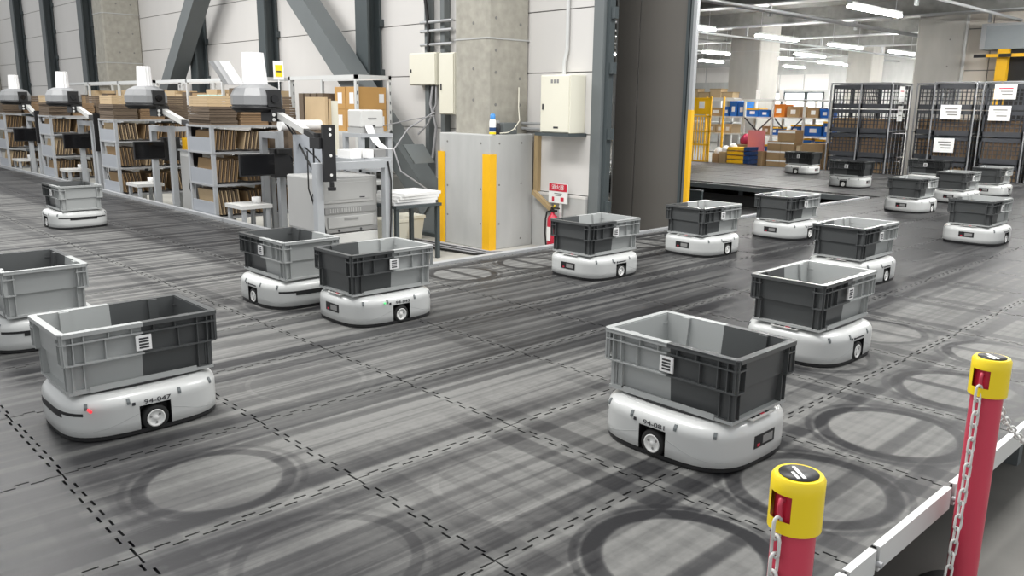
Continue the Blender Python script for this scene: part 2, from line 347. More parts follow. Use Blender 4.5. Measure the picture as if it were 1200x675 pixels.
# ---- steel H columns
def hcol(y, label, x0=6.80, w=0.26):
    t = thing('steel_column', label, 'column', (0, 0, 0), 0, 'dark steel columns along the pale wall')
    MB().box(x0, x0 + 0.035, y - w / 2, y + w / 2, FZ, 6.9).build('flange', M['dsteel'], t)
    MB().box(x0 + 0.2, x0 + 0.235, y - w / 2, y + w / 2, FZ, 6.9).build('flange', M['dsteel'], t)
    MB().box(x0 + 0.035, x0 + 0.2, y - 0.02, y + 0.02, FZ, 6.9).build('web', M['dsteel'], t)
    for z in (1.05, 1.72, 2.4, 3.08, 3.76):
        MB().box(x0 + 0.18, x0 + 0.26, y - w / 2 - 0.05, y - w / 2, z - .05, z + .05).build('bracket', M['dsteel'], t)
hcol(10.25, 'dark steel column behind the kraft box rack, right of the diagonal brace', w=0.30)
hcol(13.2, 'dark steel column behind the nearest white paper sleeve', w=0.24)
hcol(16.0, 'dark steel column mostly hidden behind the left diagonal brace')
hcol(22.4, 'dark steel column just left of the far concrete column', w=0.34)
hcol(25.5, 'dark steel column, second left of the far concrete column', w=0.34)
hcol(28.5, 'dark steel column at the far left end of the pale wall', w=0.36)
def brace(p0, p1, label):
    t = thing('diagonal_brace', label, 'brace', (0, 0, 0), 0, 'diagonal steel braces')
    MB().bar(p0, p1, 0.30, 0.30, (1, 0, 0)).build('tube', M['brace'], t)
    q = Vector(p0); MB().box(6.40, 6.78, q.y - .3, q.y + .3, FZ, FZ + .05).build('foot_plate', M['dsteel'], t)
    MB().box(6.47, 6.73, q.y - .12, q.y + .2, FZ + .05, q.z + .12).build('gusset', M['brace'], t)
brace((6.60, 8.33, 0.0), (6.60, 13.3, 4.40), 'grey diagonal steel brace leaning left above the kraft box rack')
brace((6.60, 18.4, FZ + .1), (6.60, 13.7, 4.55), 'grey diagonal steel brace leaning right beside the far concrete column')
# ---- concrete columns
def ccol(name, x0, x1, y0, y1, z0, z1, label, m='conc', ch=0.03, joints=(), holes=()):
    t = thing(name, label, 'column', (x0, y0, z0)); a, b, h = x1 - x0, y1 - y0, z1 - z0
    MB().prism([(ch, 0), (a - ch, 0), (a, ch), (a, b - ch), (a - ch, b), (ch, b), (0, b - ch), (0, ch)], 0, h).build('shaft', M[m], t)
    for z in joints: MB().prism([(ch - .006, -.006), (a, -.006), (a, b), (-.006, b), (-.006, ch - .006)], z - z0 - .008, z - z0 + .008).build('pour_joint', M['conc2'], t)
    for (u, z) in holes:
        if u >= 0: MB().cyl((u, .004, z - z0), (u, -.003, z - z0), 0.018, n=8).build('form_tie_hole', M['joint'], t)
        else: MB().cyl((.004, -u, z - z0), (-.003, -u, z - z0), 0.018, n=8).build('form_tie_hole', M['joint'], t)
    return t
ccol('concrete_column', 6.40, WX, 7.13, 7.72, 0.97, 6.9, 'square concrete column rising from the plinth with yellow guards', joints=(2.03,),
     holes=[(.12, z) for z in (1.3, 1.66, 1.9, 2.25)] + [(.5, z) for z in (1.3, 1.6, 2.2)] + [(-.25, z) for z in (1.35, 1.7, 2.2)])
ccol('concrete_column', 6.27, WX, 19.2, 19.8, FZ, 6.9, 'broad concrete column at far left behind the box shelves', joints=(2.08, 3.1), holes=[(.3, z) for z in (2.3, 2.7, 3.3)] + [(.6, z) for z in (2.3, 2.7, 3.3)])
ccol('concrete_column', 6.3, WX, 31.8, 33.2, FZ, 6.9, 'concrete column cut off by the left edge of the picture')
pl = thing('concrete_plinth', 'low grey concrete plinth block carrying the square column', 'plinth', (6.29, 6.97, FZ))
MB().box(0, 0.692, 0, 0.90, 0, 1.32).build('block', M['conc2'], pl, 0.012)
for u, z in [(.15, .3), (.15, .75), (.15, 1.22), (.5, .1), (.5, .75), (.5, 1.22)]: MB().cyl((u, .004, z), (u, -.003, z), .012, n=8).build('form_tie_hole', M['joint'], pl)
for u, z in [(.15, .3), (.15, .7), (.15, 1.22), (.75, .35), (.75, .7), (.75, 1.22)]: MB().cyl((.004, u, z), (-.003, u, z), .012, n=8).build('form_tie_hole', M['joint'], pl)
g = MB().prism([(-.012, .11), (-.012, -.012), (.095, -.012), (.095, 0), (0, 0), (0, .11)], 0, 1.10).build('corner_guard', M['yellow']); g.location = (6.287, 6.967, FZ)
tag(g, 'yellow corner guard on the near edge of the concrete plinth', 'corner guard', 'yellow plinth corner guards')
g = MB().prism([(-.012, -.11), (-.012, .012), (.09, .012), (.09, 0), (0, 0), (0, -.11)], 0, 1.10).build('corner_guard', M['yellow']); g.location = (6.287, 7.873, FZ)
tag(g, 'yellow corner guard on the far left edge of the concrete plinth', 'corner guard', 'yellow plinth corner guards')

# ---- door post, sliding fire door
t = thing('door_post', 'slate grey steel door post right of the cream cabinet', 'post', (WX, 5.98, FZ))
MB().box(-0.03, 0.09, 0, 0.14, 0, 7.2).build('jamb', M['brace'], t)
MB().box(0.02, 0.10, -0.05, 0.0, 0, 7.2).build('inner_channel', M['dsteel'], t)
for z in (0.55, 1.35, 2.05, 2.62): MB().box(0.03, 0.09, -0.10, -0.05, z - .06, z + .06).build('hinge', M['dsteel'], t)
d = struct(thing('door_1', 'tall warm grey steel fire door folded open beside the passage', 'door', (7.8, 5.36, FZ)))
del d['category']
MB().box(0, 0.06, 0.755, 1.06, 0, 7.2).build('leaf', M['door'], d)
MB().box(0, 0.06, 0.10, 0.735, 0, 7.2).build('leaf', M['door'], d)
MB().box(-0.02, 0.10, 0.06, 0.095, 0, 7.2).build('edge_channel', M['dsteel'], d)
MB().box(-0.01, 0.06, 0.015, 0.05, 0, 7.2).build('edge_channel', M['brace'], d)
MB().box(0.02, 0.06, 1.06, 1.10, 0, 7.2).build('edge_channel', M['trim'], d)
MB().box(-0.02, 0.03, -0.03, 0.012, 1.62, 7.2).build('edge_channel', M['steel'], d)
MB().box(-0.025, 0.03, -0.035, 0.012, 0, 1.62).build('yellow_edge_guard', M['yellow'], d)
# ---- room beyond the passage
struct(MB().box(36.0, 36.3, 2, 40, FZ, 3.8).build('wall_far', M['conc2']))
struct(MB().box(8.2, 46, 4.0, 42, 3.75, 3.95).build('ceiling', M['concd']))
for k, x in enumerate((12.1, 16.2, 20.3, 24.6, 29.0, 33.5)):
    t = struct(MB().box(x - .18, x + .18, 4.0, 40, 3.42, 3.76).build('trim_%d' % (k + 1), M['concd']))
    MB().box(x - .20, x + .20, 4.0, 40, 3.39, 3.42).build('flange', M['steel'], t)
    for y in (6.5, 9.5, 12.5, 15.5):
        MB().box(x + .3, x + .36, y - .03, y + .03, 3.2, 3.75).build('hanger', M['steel'], t)
for k, (y, z) in enumerate(((6.0, 3.25), (8.9, 3.2), (9.3, 3.25), (12.8, 3.2), (14.6, 3.25), (17.0, 3.2))):
    p = MB().cyl((9, y, z), (36, y, z), 0.03, n=8).build('ceiling_pipe', M['steel'])
    tag(p, 'thin grey service pipe running under the dark ceiling', 'pipe', 'ceiling service pipes')
# back wall windows and white panels
pan = [(x, x + 1.15) for x in (17.55, 18.75, 19.95, 21.15)] + [(x, x + 1.3) for x in (22.6, 23.95, 25.3)]
wf = bpy.data.objects['wall_far']
for a, b in pan: MB().box(35.96, 36.02, a, b - .03, 2.15 if a < 22 else 2.5, 2.8 if a < 22 else 3.2).build('wall_panel', M['alc'], wf)
for k, (a, b) in enumerate(((17.7, 18.5), (18.55, 19.6), (19.7, 20.9))):
    w = struct(thing('window_%d' % (k + 1), 'bright window low in the far back wall', 'window', (35.9, a, 1.2))); del w['category']
    MB().box(0.04, 0.06, 0.04, b - a - .04, 0.04, .80).build('pane', M['win'], w)
    fr = MB().box(0, .08, 0, .05, 0, .84).box(0, .08, b - a - .05, b - a, 0, .84).box(0, .08, 0, b - a, .79, .84).box(0, .08, 0, b - a, 0, .05)
    fr.build('frame', M['dsteel'], w)
# concrete columns of the room beyond
ccol('concrete_column', 22.0, 23.1, 12.85, 13.85, FZ, 3.8, 'pale concrete column behind the blue box racks', 'conc3', joints=(2.9,))
ccol('concrete_column', 30.0, 31.0, 13.1, 14.0, FZ, 3.8, 'distant concrete column above the roll cages', 'conc3')
ccol('concrete_column', 20.98, 22.0, 7.1, 8.15, FZ, 3.8, 'large concrete column above the right-hand roll cages', 'conc3', holes=[(.3, z) for z in (2.4, 3.0)] + [(-.3, z) for z in (2.3, 2.9)])
wr = struct(MB().box(21.1, 21.4, -4, 7.1, FZ, 7.5).build('wall_right', M['joint']))
for k, (a, b) in enumerate(((6.55, 7.09), (5.6, 6.55), (4.6, 5.6), (3.4, 4.6), (2.0, 3.4))):
    for z0, z1 in ((FZ, 2.2), (2.2, 3.12), (3.12, 4.1), (4.1, 5.2)):
        MB().box(21.06, 21.12, a + .012, b - .012, z0 + .012, z1 - .012).build('wall_panel', M['beige'], wr)
MB().box(21.0, 21.1, 7.05, 7.1, FZ, 4.2).build('wall_edge_strip', M['trim'], wr)
t = thing('shutter_box', 'grey roller shutter housing at the upper right corner', 'shutter', (20.6, 3.2, 2.62))
MB().box(0, .45, 0, 3.43, 0, .55).build('housing', M['shut'], t, .01)
MB().box(-.012, 0, 3.33, 3.43, 0, .55).build('end_cap', M['steel'], t); MB().box(-.012, 0, 0, 3.33, .50, .55).build('top_lip', M['steel'], t)
MB().box(.1, .4, 0.3, 2.9, -2.9, 0).build('shutter_curtain', M['dark'], t)
t = MB().box(20.55, 20.75, 6.02, 6.24, FZ, 2.62).build('yellow_pillar', M['yellow']); tag(t, 'yellow pillar under the grey shutter housing', 'pillar')
t = thing('striped_bar', 'yellow and black striped height bar below the shutter housing', 'barrier', (20.35, 3.4, 2.44))
for k in range(13): MB().box(0, .05, k * .25, (k + 1) * .25, 0, .07).build('stripe', M['yellow'] if k % 2 else M['black'], t)
# fluorescent lamps in the room beyond; those over the near aisle are unseen additions
LR = [(14.3, 16.4, 6.73), (16.0, 16.76, 11.0), (18.6, 20.6, 11.0), (22.3, 24.3, 10.96), (26.0, 27.8, 10.85), (23.1, 24.6, 15.5), (27.2, 28.8, 18.4), (26.6, 28.4, 15.3), (25.6, 27.6, 13.7),
      (30.3, 32.3, 15.25), (32.6, 34.3, 17.9), (32.8, 34.4, 19.4), (33.6, 35.0, 12.6), (33.0, 34.4, 15.5), (11.5, 13.3, 2.6), (15.0, 16.8, 2.6), (18.2, 20.0, 2.6), (16.8, 18.6, 4.15), (29.5, 31.3, 11.1), (30.2, 32.0, 18.2), (22.0, 24.0, 18.6)]  # small-y aisle tubes are out of view, added to brighten the right wall
for k, (a, b, y) in enumerate(LR):
    t = thing('ceiling_lamp', 'bright fluorescent batten lamp hanging under the dark ceiling of the far room', 'lamp', (a, y, 3.0), 0, 'seen and added unseen fluorescent lamps in the far room')
    MB().box(0, b - a, -.05, .05, .04, .09).build('housing', M['trim'], t)
    MB().cyl((.02, -.03, .015), (b - a - .02, -.03, .015), .028, n=8).cyl((.02, .03, .015), (b - a - .02, .03, .015), .028, n=8).build('tube', M['tubel'], t)
    for x in (.2, b - a - .2): MB().cyl((x, 0, .09), (x, 0, .75), .006, n=5).build('hanger', M['steel'], t)

# ================================================================== ROBOTS
RA, RB, RN = 0.312, 0.276, 3.4       # half length, half width, superellipse power
def half_w(x, a=RA, b=RB): return b * max(0.0, 1 - (abs(x) / a) ** RN) ** (1 / RN)
def outline(a=RA, b=RB):
    xs = [0, .0, .035, .072, .12, .17, .21, .245, .275, .30, .32, .337, .350, .359, .3645]
    xs = [x * a / .365 for x in xs[1:]]
    q = [(x, half_w(x, a, b)) for x in xs] + [(a, half_w(a * .9995, a, b) * .55), (a, 0)]
    top = [(-x, y) for x, y in reversed(q[1:])] + q          # -a .. a on +y
    bot = [(x, -y) for x, y in reversed(top)][1:-1]
    return top + bot
ROWS = [(.008, .018), (.001, .023), (0, .060), (0, .118), (0, .134), (.003, .146), (.009, .157), (.020, .167), (.048, .177)]
def ring_at(inset, z):
    a, b = RA - inset, RB - inset
    return [(x * a / RA, y * b / RB, z) for x, y in outline()]
def robot_parts():
    root = bpy.data.objects.new('transport_robot', None); COL.objects.link(root)
    base = outline(); n = len(base)
    mb = MB(); vs = []; fs = []
    for ins, z in ROWS: vs += ring_at(ins, z)
    for i in range(len(ROWS) - 1):
        for k in range(n):
            j = (k + 1) % n
            if i < 3 and abs(base[k][0]) < .0625 and abs(base[j][0]) < .0625: continue      # wheel arch
            fs.append((i * n + k, i * n + j, (i + 1) * n + j, (i + 1) * n + k))
    mb.add(vs, [f[::-1] for f in fs], True); last = (len(ROWS) - 1) * n
    mb.add(ring_at(*ROWS[-1]), [tuple(range(n))][::-1])
    shell = mb.build('body_shell', M['shell'], root)
    # seam line pressed into the flank
    for s in (-1, 1):
        for e in (-1, 1):
            pts = [(e * x, s * (half_w(x) - .0004), z) for x, z in ((.285, .045), (.26, .043), (.22, .045), (.18, .052), (.14, .064), (.10, .078), (.066, .088))]
            MB().tube(pts, .0012, 4).build('panel_seam', M['tote_l'], root)
    MB().prism([(x * .985, y * .985) for x, y in base], .005, .020).build('underbody', M['black'], root)
    # notches in the shoulder
    for s in (-1, 1):
        for x in (-.245, -.10, .10, .245):
            y = half_w(x)
            t = MB()
            nrm = Vector((0, s, 0)) if abs(x) < .2 else Vector((x / RA * .55, s, 0)).normalized()
            tan = Vector((-nrm.y, nrm.x, 0)); c = Vector((x, s * y, 0))
            P0 = [c + nrm * .0015 + Vector((0, 0, .134)), c + nrm * .0005 + Vector((0, 0, .145)), c - nrm * .007 + Vector((0, 0, .158))]
            for u, w in zip(P0, P0[1:]):
                d = tan * .006; e = nrm * -.006
                t.hexa([u - d + e, u + d + e, u + d, u - d], [w - d + e, w + d + e, w + d, w - d])
            t.build('shoulder_notch', M['brace'], root)
    # wheels
    for s in (-1, 1):
        w = MB().lathe([(.022, -.022), (.050, -.022), (.053, -.016), (.053, .012), (.049, .018), (.036, .018)], 24).xform(Matrix.Rotation(-s * pi / 2, 4, 'X')).xform(Matrix.Translation((0, s * (RB - .020), .054))).build('wheel', M['rubber'], root)
        h = MB().lathe([(.036, .010), (.036, .019), (.031, .020), (.028, .014), (.012, .013), (.009, .018), (0, .018)], 24).xform(Matrix.Rotation(-s * pi / 2, 4, 'X')).xform(Matrix.Translation((0, s * (RB - .020), .054))).build('wheel_hub', M['hub'], w)
        for k in range(3):
            a = k * 2 * pi / 3 + .4
            MB().cyl((math.cos(a) * .02, s * (RB - .008), .054 + math.sin(a) * .02), (math.cos(a) * .02, s * (RB - .0045), .054 + math.sin(a) * .02), .005, n=8).build('hub_hole', M['prnd'], w)
        MB().box(-.0625, .0625, s * (RB - .075), s * (RB - .045), .01, .121).box(-.0625, .0625, s * (RB - .045), s * (RB - .004), .1165, .121).box(-.063, -.0605, s * (RB - .05), s * (RB - .004), .012, .12).box(.0605, .063, s * (RB - .05), s * (RB - .004), .012, .12).build('wheel_well', M['black'], root)
    def patch(ylo, yhi, z0, z1, sgn, off, n=8):      # curved plate following the end face
        v = []; f = []
        for k in range(n + 1):
            y = ylo + (yhi - ylo) * k / n; x = RA * max(0, 1 - (abs(y) / RB) ** RN) ** (1 / RN)
            for o_ in (off, -.02): v += [(sgn * (x + o_), y, z0), (sgn * (x + o_), y, z1)]
        for k in range(n):
            i = 4 * k; f += [(i, i + 4, i + 5, i + 1), (i + 1, i + 5, i + 7, i + 3), (i, i + 2, i + 6, i + 4)]
        e = 4 * n; f += [(0, 1, 3, 2), (e, e + 2, e + 3, e + 1)]
        return MB().add(v, f)
    sl = patch(-.225, .225, .108, .120, 1, .002, 16).build('laser_slit', M['black'], root)
    patch(-.13, .13, .092, .110, 1, .002, 10).build('slit_lower', M['black'], sl)
    wn = patch(-.07, .07, .072, .122, -1, .002).build('rear_window', M['black'], root)
    patch(-.055, .015, .082, .112, -1, .003).build('window_glass', M['prnd'], wn)
    patch(.035, .052, .078, .088, -1, .003).build('red_marker', M['red'], wn)
    pnl = MB().box(-.300, -.262, -.075, .075, .178, .1825).build('rear_panel', M['offw'], root)
    for k in range(4): MB().box(-.29, -.272, -.06 + k * .032, -.038 + k * .032, .1825, .185).build('button', M['red'] if k == 1 else M['black'], pnl)
    MB().prism([(x * .80, y * .72) for x, y in base], .179, .187).build('lift_plate', M['black'], root)
    tr = MB().box(-.285, .285, -.19, -.165, .187, .199).box(-.285, .285, .165, .19, .187, .199).box(-.285, -.26, -.165, .165, .187, .199).box(.26, .285, -.165, .165, .187, .199).box(-.26, .26, -.165, .165, .187, .192)
    for s in (-1, 1): tr.box(-.21, .21, s * .19, s * .194, .187, .210)
    tr.build('lift_tray', M['tote_l'], root)
    MB().box(.30, .315, .23, .242, .1225, .128)
    return root
def tote_parts(ma, mb_, lab=True):
    root = bpy.data.objects.new('storage_tote', None); COL.objects.link(root)
    H = .242
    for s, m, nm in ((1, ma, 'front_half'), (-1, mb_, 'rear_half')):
        t = MB()
        X = lambda v: s * v
        def bx(x0, x1, y0, y1, z0, z1): t.box(X(x0), X(x1), y0, y1, z0, z1)
        bx(0, .256, -.160, .160, 0, .010)                                     # floor
        def wall_long(q):     # tapered long wall
            def ring(z, yo, yi, xe): return [(0, q * yi, z), (X(xe), q * yi, z), (X(xe), q * yo, z), (0, q * yo, z)]
            t.hexa(ring(0, .166, .157, .258), ring(.118, .175, .166, .268)); t.hexa(ring(.116, .183, .166, .285), ring(H - .004, .187, .180, .289))
        for q in (1, -1): wall_long(q)
        def ringx(z, xo, xi, ye): return [(X(xi), -ye, z), (X(xo), -ye, z), (X(xo), ye, z), (X(xi), ye, z)]
        t.hexa(ringx(0, .262, .252, .164), ringx(.118, .271, .262, .173)); t.hexa(ringx(.116, .281, .262, .180), ringx(H - .004, .287, .278, .188))
        # rim
        for q in (1, -1):
            t.box(0, X(.296), q * .180, q * .211, H - .007, H); t.box(0, X(.296), q * .205, q * .211, H - .016, H - .004)
        c = .014
        t.prism([(X(x), y) for x, y in ((.281, -.209), (.309 - c, -.209), (.309, -.209 + c), (.309, .209 - c), (.309 - c, .209), (.281, .209))], H - .006, H + .0005)
        bx(.304, .309, -.195, .195, H - .016, H - .004)
        # horizontal ribs with wrapped corners
        for z, yo, xo in ((H - .045, .209, .306), (.112, .208, .304)):
            for q in (1, -1):
                t.prism([(X(x), q * y) for x, y in ((0, .176), (.27, .176), (.27, .145), (xo, .145), (xo, yo - c), (xo - c, yo), (0, yo))], z, z + .006)
        # vertical ribs: upper band
        for q in (1, -1):
            for x, w in ((.296, .004), (.262, .004), (.222, .004)): bx(x - w, x, q * .180, q * .207, .116, H - .003)
            for x in (.045, .13): bx(x - .003, x, q * .180, q * .207, H - .042, H - .003)
            bx(.140, .144, q * .180, q * .203, .116, H - .043)
            # lower corner posts
            bx(.264, .268, q * .160, q * .190, .004, .116); bx(.222, .226, q * .160, q * .190, .004, .116); bx(.222, .272, q * .160, q * .190, .004, .010)
            bx(.226, .266, q * .160, q * .176, .010, .116)
            # end-face corner ribs
            bx(.281, .304, q * .196, q * .200, .116, H - .003); bx(.281, .303, q * .150, q * .154, .116, H - .003)
            bx(.255, .286, q * .176, q * .180, .004, .116); bx(.255, .286, q * .146, q * .150, .004, .116); bx(.255, .276, q * .150, q * .178, .006, .116)
            # stacking channels inside
            t.hexa([(X(u), q * v, .01) for u, v in ((.16, .142), (.20, .142), (.20, .160), (.16, .160))], [(X(u), q * v, H - .002) for u, v in ((.16, .166), (.20, .166), (.20, .184), (.16, .184))])
        t.build(nm, m, root)
    if lab:
        for q in (-1, 1):
            L_ = MB().box(-.030, .030, q * .2015, q * .2085, .128, .190).build('label_card', M['white'], root)
            for z in (.140, .152, .164, .176): MB().box(-.019, .019, q * .2085, q * .2095, z - .0035, z + .0035).build('print_line', M['ink'], L_)
    return root
rob0 = robot_parts(); TZ = .195
tots = {'n': tote_parts(M['tote_l'], M['tote_d']), 'x': tote_parts(M['tote_d'], M['tote_shade'])}  # second set carries the far room's dimness in its colours
used = set()
def place(x, y, ang, rl, tl, kind='n', number=None, led=None):
    r = copy_tree(rob0); r.location = (x, y, 0); r.rotation_euler = (0, 0, math.radians(ang)); tag(r, rl, 'robot', 'tote carrying robots on the mat platform')
    for s in (-1, 1):
        if number:
            me = text_mesh('fleet_number', number, .026, M['ink'])
            inst('fleet_number', me, r, (s * -.01, s * (RB + .0012), .1315), (pi / 2, 0, 0 if s < 0 else pi), (1.45, 1, 1))
        else: MB().box(-.06, -.045, s * (RB - .002), s * (RB + .0012), .124, .137).box(-.04, .05, s * (RB - .002), s * (RB + .0012), .127, .135).build('fleet_number', M['ink'], r)
        MB().box(s * .088, s * .076, s * (RB - .002), s * (RB + .0012), .126, .138).build('badge', M['ink'], r)
    if led: MB().cyl((led[0], led[1] * RB * .9, .14), (led[0], led[1] * (RB + .002), .14), .006, n=10).build('status_light', M[led[2]], r)
    t = copy_tree(tots[kind]); t.location = (x, y, TZ); t.rotation_euler = (0, 0, math.radians(ang)); tag(t, tl, 'tote', 'plastic totes riding on robots')
GREY = 'two-tone grey plastic tote '
RBT = [
 (1.15, 5.04, -90, 'white robot cut off by the left edge of the picture', GREY + 'cut off by the left edge of the picture', 'n', None, None),
 (1.125, 3.51, 180, 'white robot marked 94-047 in the left foreground', GREY + 'on the left foreground robot, light end to the left', 'n', '94-047', (.24, 1, 'led')),
 (2.63, 9.45, -90, 'lone white robot near the packing shelves at far left', GREY + 'on the lone robot by the packing shelves', 'n', None, None),
 (2.68, 4.97, -90, 'white robot with black slit, left of a close pair', GREY + 'on the left robot of a close pair', 'n', None, None),
 (2.86, 4.23, 0, 'white robot with a green light, right of a close pair', GREY + 'on the right robot of a close pair', 'n', '94-043', (-.12, -1, 'ledg')),
 (2.68, 1.74, 90, 'white robot marked 94-081 nearest the red posts', GREY + 'on the robot nearest the red posts, dark end to the right', 'n', '94-081', None),
 (4.21, 2.03, 0, 'white robot directly behind the foreground robot near the red posts', GREY + 'half behind the foreground tote near the red posts', 'n', None, None),
 (6.36, 2.77, 0, 'white robot mostly hidden behind two totes right of centre', GREY + 'second in the line behind the foreground tote', 'n', None, None),
 (4.93, 4.21, 0, 'white robot passing in front of the fire extinguisher', GREY + 'in front of the fire extinguisher', 'n', None, None),
 (6.45, 4.22, 0, 'white robot passing in front of the grey fire door', GREY + 'in front of the yellow door edge guard', 'n', None, None),
 (7.95, 4.20, 0, 'white robot beside the dark gap in the platform', GREY + 'beside the dark gap in the platform', 'n', None, None),
 (9.20, 2.76, 0, 'white robot at the right edge below the cages', GREY + 'at the right edge below the cages', 'n', None, None),
 (11.33, 4.24, 0, 'white robot in shade, nearest of three in a row below the cages', GREY + 'in shade, nearest of three in a row below the cages', 'n', None, None),
 (13.00, 4.24, 0, 'white robot in shade, middle of three in a row below the cages', GREY + 'in shade, middle of three in a row below the cages', 'n', None, None),
 (15.64, 5.60, 90, 'robot hidden behind the row of three below the cages', 'dark tote standing right against the cages behind the row of three', 'x', None, None),  # tote darkened in colour for the dim light
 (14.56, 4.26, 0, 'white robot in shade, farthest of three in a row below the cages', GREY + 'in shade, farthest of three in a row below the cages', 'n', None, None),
 (16.05, 8.22, 90, 'robot on the far platform in front of the stacked brown boxes', 'dark tote on the far platform in front of the brown boxes', 'x', None, None),  # tote darkened in colour for the dim light
 (14.05, 6.30, 90, 'robot on the far platform in front of the left cage', 'dark tote on the far platform in front of the left cage', 'x', None, None)]  # tote darkened in colour for the dim light
for a in RBT: place(*a)
def kill(o):
    for c in children(o): kill(c)
    bpy.data.objects.remove(o)
for o in [rob0] + list(tots.values()): kill(o)

# ================================================================== BARRIER POSTS AND CHAINS
def chain_post(x, y, label):
    t = thing('barrier_post', label, 'post', (x, y, FZ), 0, 'red barrier posts with yellow caps')
    MB().cyl((0, 0, .02), (0, 0, .76), .048, n=28).build('pole', M['post'], t)
    MB().lathe([(0, .03), (.12, .03), (.14, .012), (.14, 0), (0, 0)], 28).build('base', M['rubber'], t)
    zt = .87; zb = .745; r = .058; n = 32
    # cap with real openings towards -x and +x
    vs = []; fs = []; zz = [zb, zb + .030, zb + .090, zt - .008, zt]
    for i, z in enumerate(zz):
        rr = r if i < 4 else r - .006
        for k in range(n):
            a = 2 * pi * k / n + pi / n; vs.append((rr * math.cos(a), rr * math.sin(a), z))
    for i in range(4):
        for k in range(n):
            mid = (2 * pi * (k + .5) / n + pi / n) % (2 * pi)
            face_w = min(abs(mid - W_OP), abs(mid - (W_OP + pi) % (2 * pi)))
            if i == 1 and face_w < .50: continue
            fs.append((i * n + k, i * n + (k + 1) % n, (i + 1) * n + (k + 1) % n, (i + 1) * n + k))
    cap = MB().add(vs, fs, True); cap.add(vs[-n:], [tuple(range(n))]); cap = cap.build('cap', M['capy'], t)
    MB().cyl((0, 0, zb + .001), (0, 0, zt - .003), .046, n=24).build('cap_core', M['red'], cap)
    MB().lathe([(0, zt + .0005), (.043, zt + .0005), (.043, zt + .002), (0, zt + .002)], 28).build('cap_disc', M['black'], cap)
    d = MB().box(-.030, .030, -.004, .004, zt + .002, zt + .003).box(-.03, .004, .010, .017, zt + .002, zt + .003).build('disc_mark', M['white'], cap); d.rotation_euler = (0, 0, .9)
    for s in (-1, 1):
        h = MB().tube([(s * .044, 0, zb + .075), (s * .056, 0, zb + .078), (s * .058, 0, zb + .065), (s * .056, 0, zb + .045), (s * .050, 0, zb + .035)], .006).build('hook', M['post'], cap)
        h.rotation_euler = (0, 0, W_OP - pi)
    return t
W_OP = pi - math.radians(8)
P1 = (1.615, .772); P2 = (2.905, .775)
chain_post(*P1, 'red barrier post with yellow cap at the bottom edge')
chain_post(*P2, 'taller-looking red barrier post with yellow cap at right')
def link_mesh():
    pts = []; a, b = .0165, .0105
    for k in range(6): t = -pi / 2 + pi * k / 5; pts.append((a + b * math.cos(t), b * math.sin(t), 0))
    for k in range(6): t = pi / 2 + pi * k / 5; pts.append((-a + b * math.cos(t), b * math.sin(t), 0))
    return MB().tube(pts, .0042, 6, True).mesh('chain_link', M['chain'])
LK = link_mesh()
def chain(path, label, pitch=.0440):
    pts = [Vector(p) for p in path]
    t = thing('plastic_chain', label, 'chain', pts[0], 0, 'grey plastic chains')
    # resample (Catmull)
    dense = []
    for i in range(len(pts) - 1):
        p0 = pts[max(i - 1, 0)]; p1 = pts[i]; p2 = pts[i + 1]; p3 = pts[min(i + 2, len(pts) - 1)]
        for k in range(40):
            u = k / 40; dense.append(.5 * ((2 * p1) + (p2 - p0) * u + (2 * p0 - 5 * p1 + 4 * p2 - p3) * u * u + (3 * p1 - p0 - 3 * p2 + p3) * u ** 3))
    dense.append(pts[-1]); acc = 0.0; nxt = pitch / 2; i = 0
    for a, b in zip(dense, dense[1:]):
        L_ = (b - a).length
        while acc + L_ >= nxt:
            p = a.lerp(b, (nxt - acc) / L_); d = (b - a).normalized()
            q = d.to_track_quat('X', 'Z').to_matrix().to_4x4() @ Matrix.Rotation(pi / 4 if i % 2 else -pi / 4, 4, 'X')
            o = inst('chain_link', LK, t); o.matrix_local = Matrix.Translation(p - pts[0]) @ q; i += 1; nxt += pitch
        acc += L_
    return t
hz = FZ + .745 + .035; dx = .062 * math.cos(W_OP - pi); dy = .062 * math.sin(W_OP - pi); gz = FZ + .012
chain([(P2[0] - dx, P2[1] - dy, hz), (P2[0] - dx - .03, P2[1] - dy - .006, hz - .35), (P2[0] - dx - .10, P2[1] - dy - .01, gz + .06), (P2[0] - .3, P2[1] - .02, gz), ((P1[0] + P2[0]) / 2, P1[1] - .06, gz), (P1[0] + .26, P1[1], gz), (P1[0] + .12, P1[1] + .01, gz + .1), (P1[0] + dx + .004, P1[1] + dy, hz - .3), (P1[0] + dx, P1[1] + dy, hz)], 'grey plastic chain hanging from the right-hand red post')
chain([(P1[0] - dx, P1[1] - dy, hz), (P1[0] - dx - .003, P1[1] - dy, hz - .35), (P1[0] - .16, P1[1] - .03, gz + .03), (P1[0] - .4, P1[1] - .05, gz), (P1[0] - .8, P1[1] - .05, gz)], 'grey plastic chain hanging from the post at the bottom edge')
chain([(P2[0] + dx, P2[1] + dy, hz), (P2[0] + .22, P2[1] + .0, hz - .17), (P2[0] + .55, P2[1] - .02, hz - .36), (P2[0] + .95, P2[1] - .03, hz - .40), (P2[0] + 1.3, P2[1] - .03, hz - .32)], 'grey plastic chain leading right out of the picture')

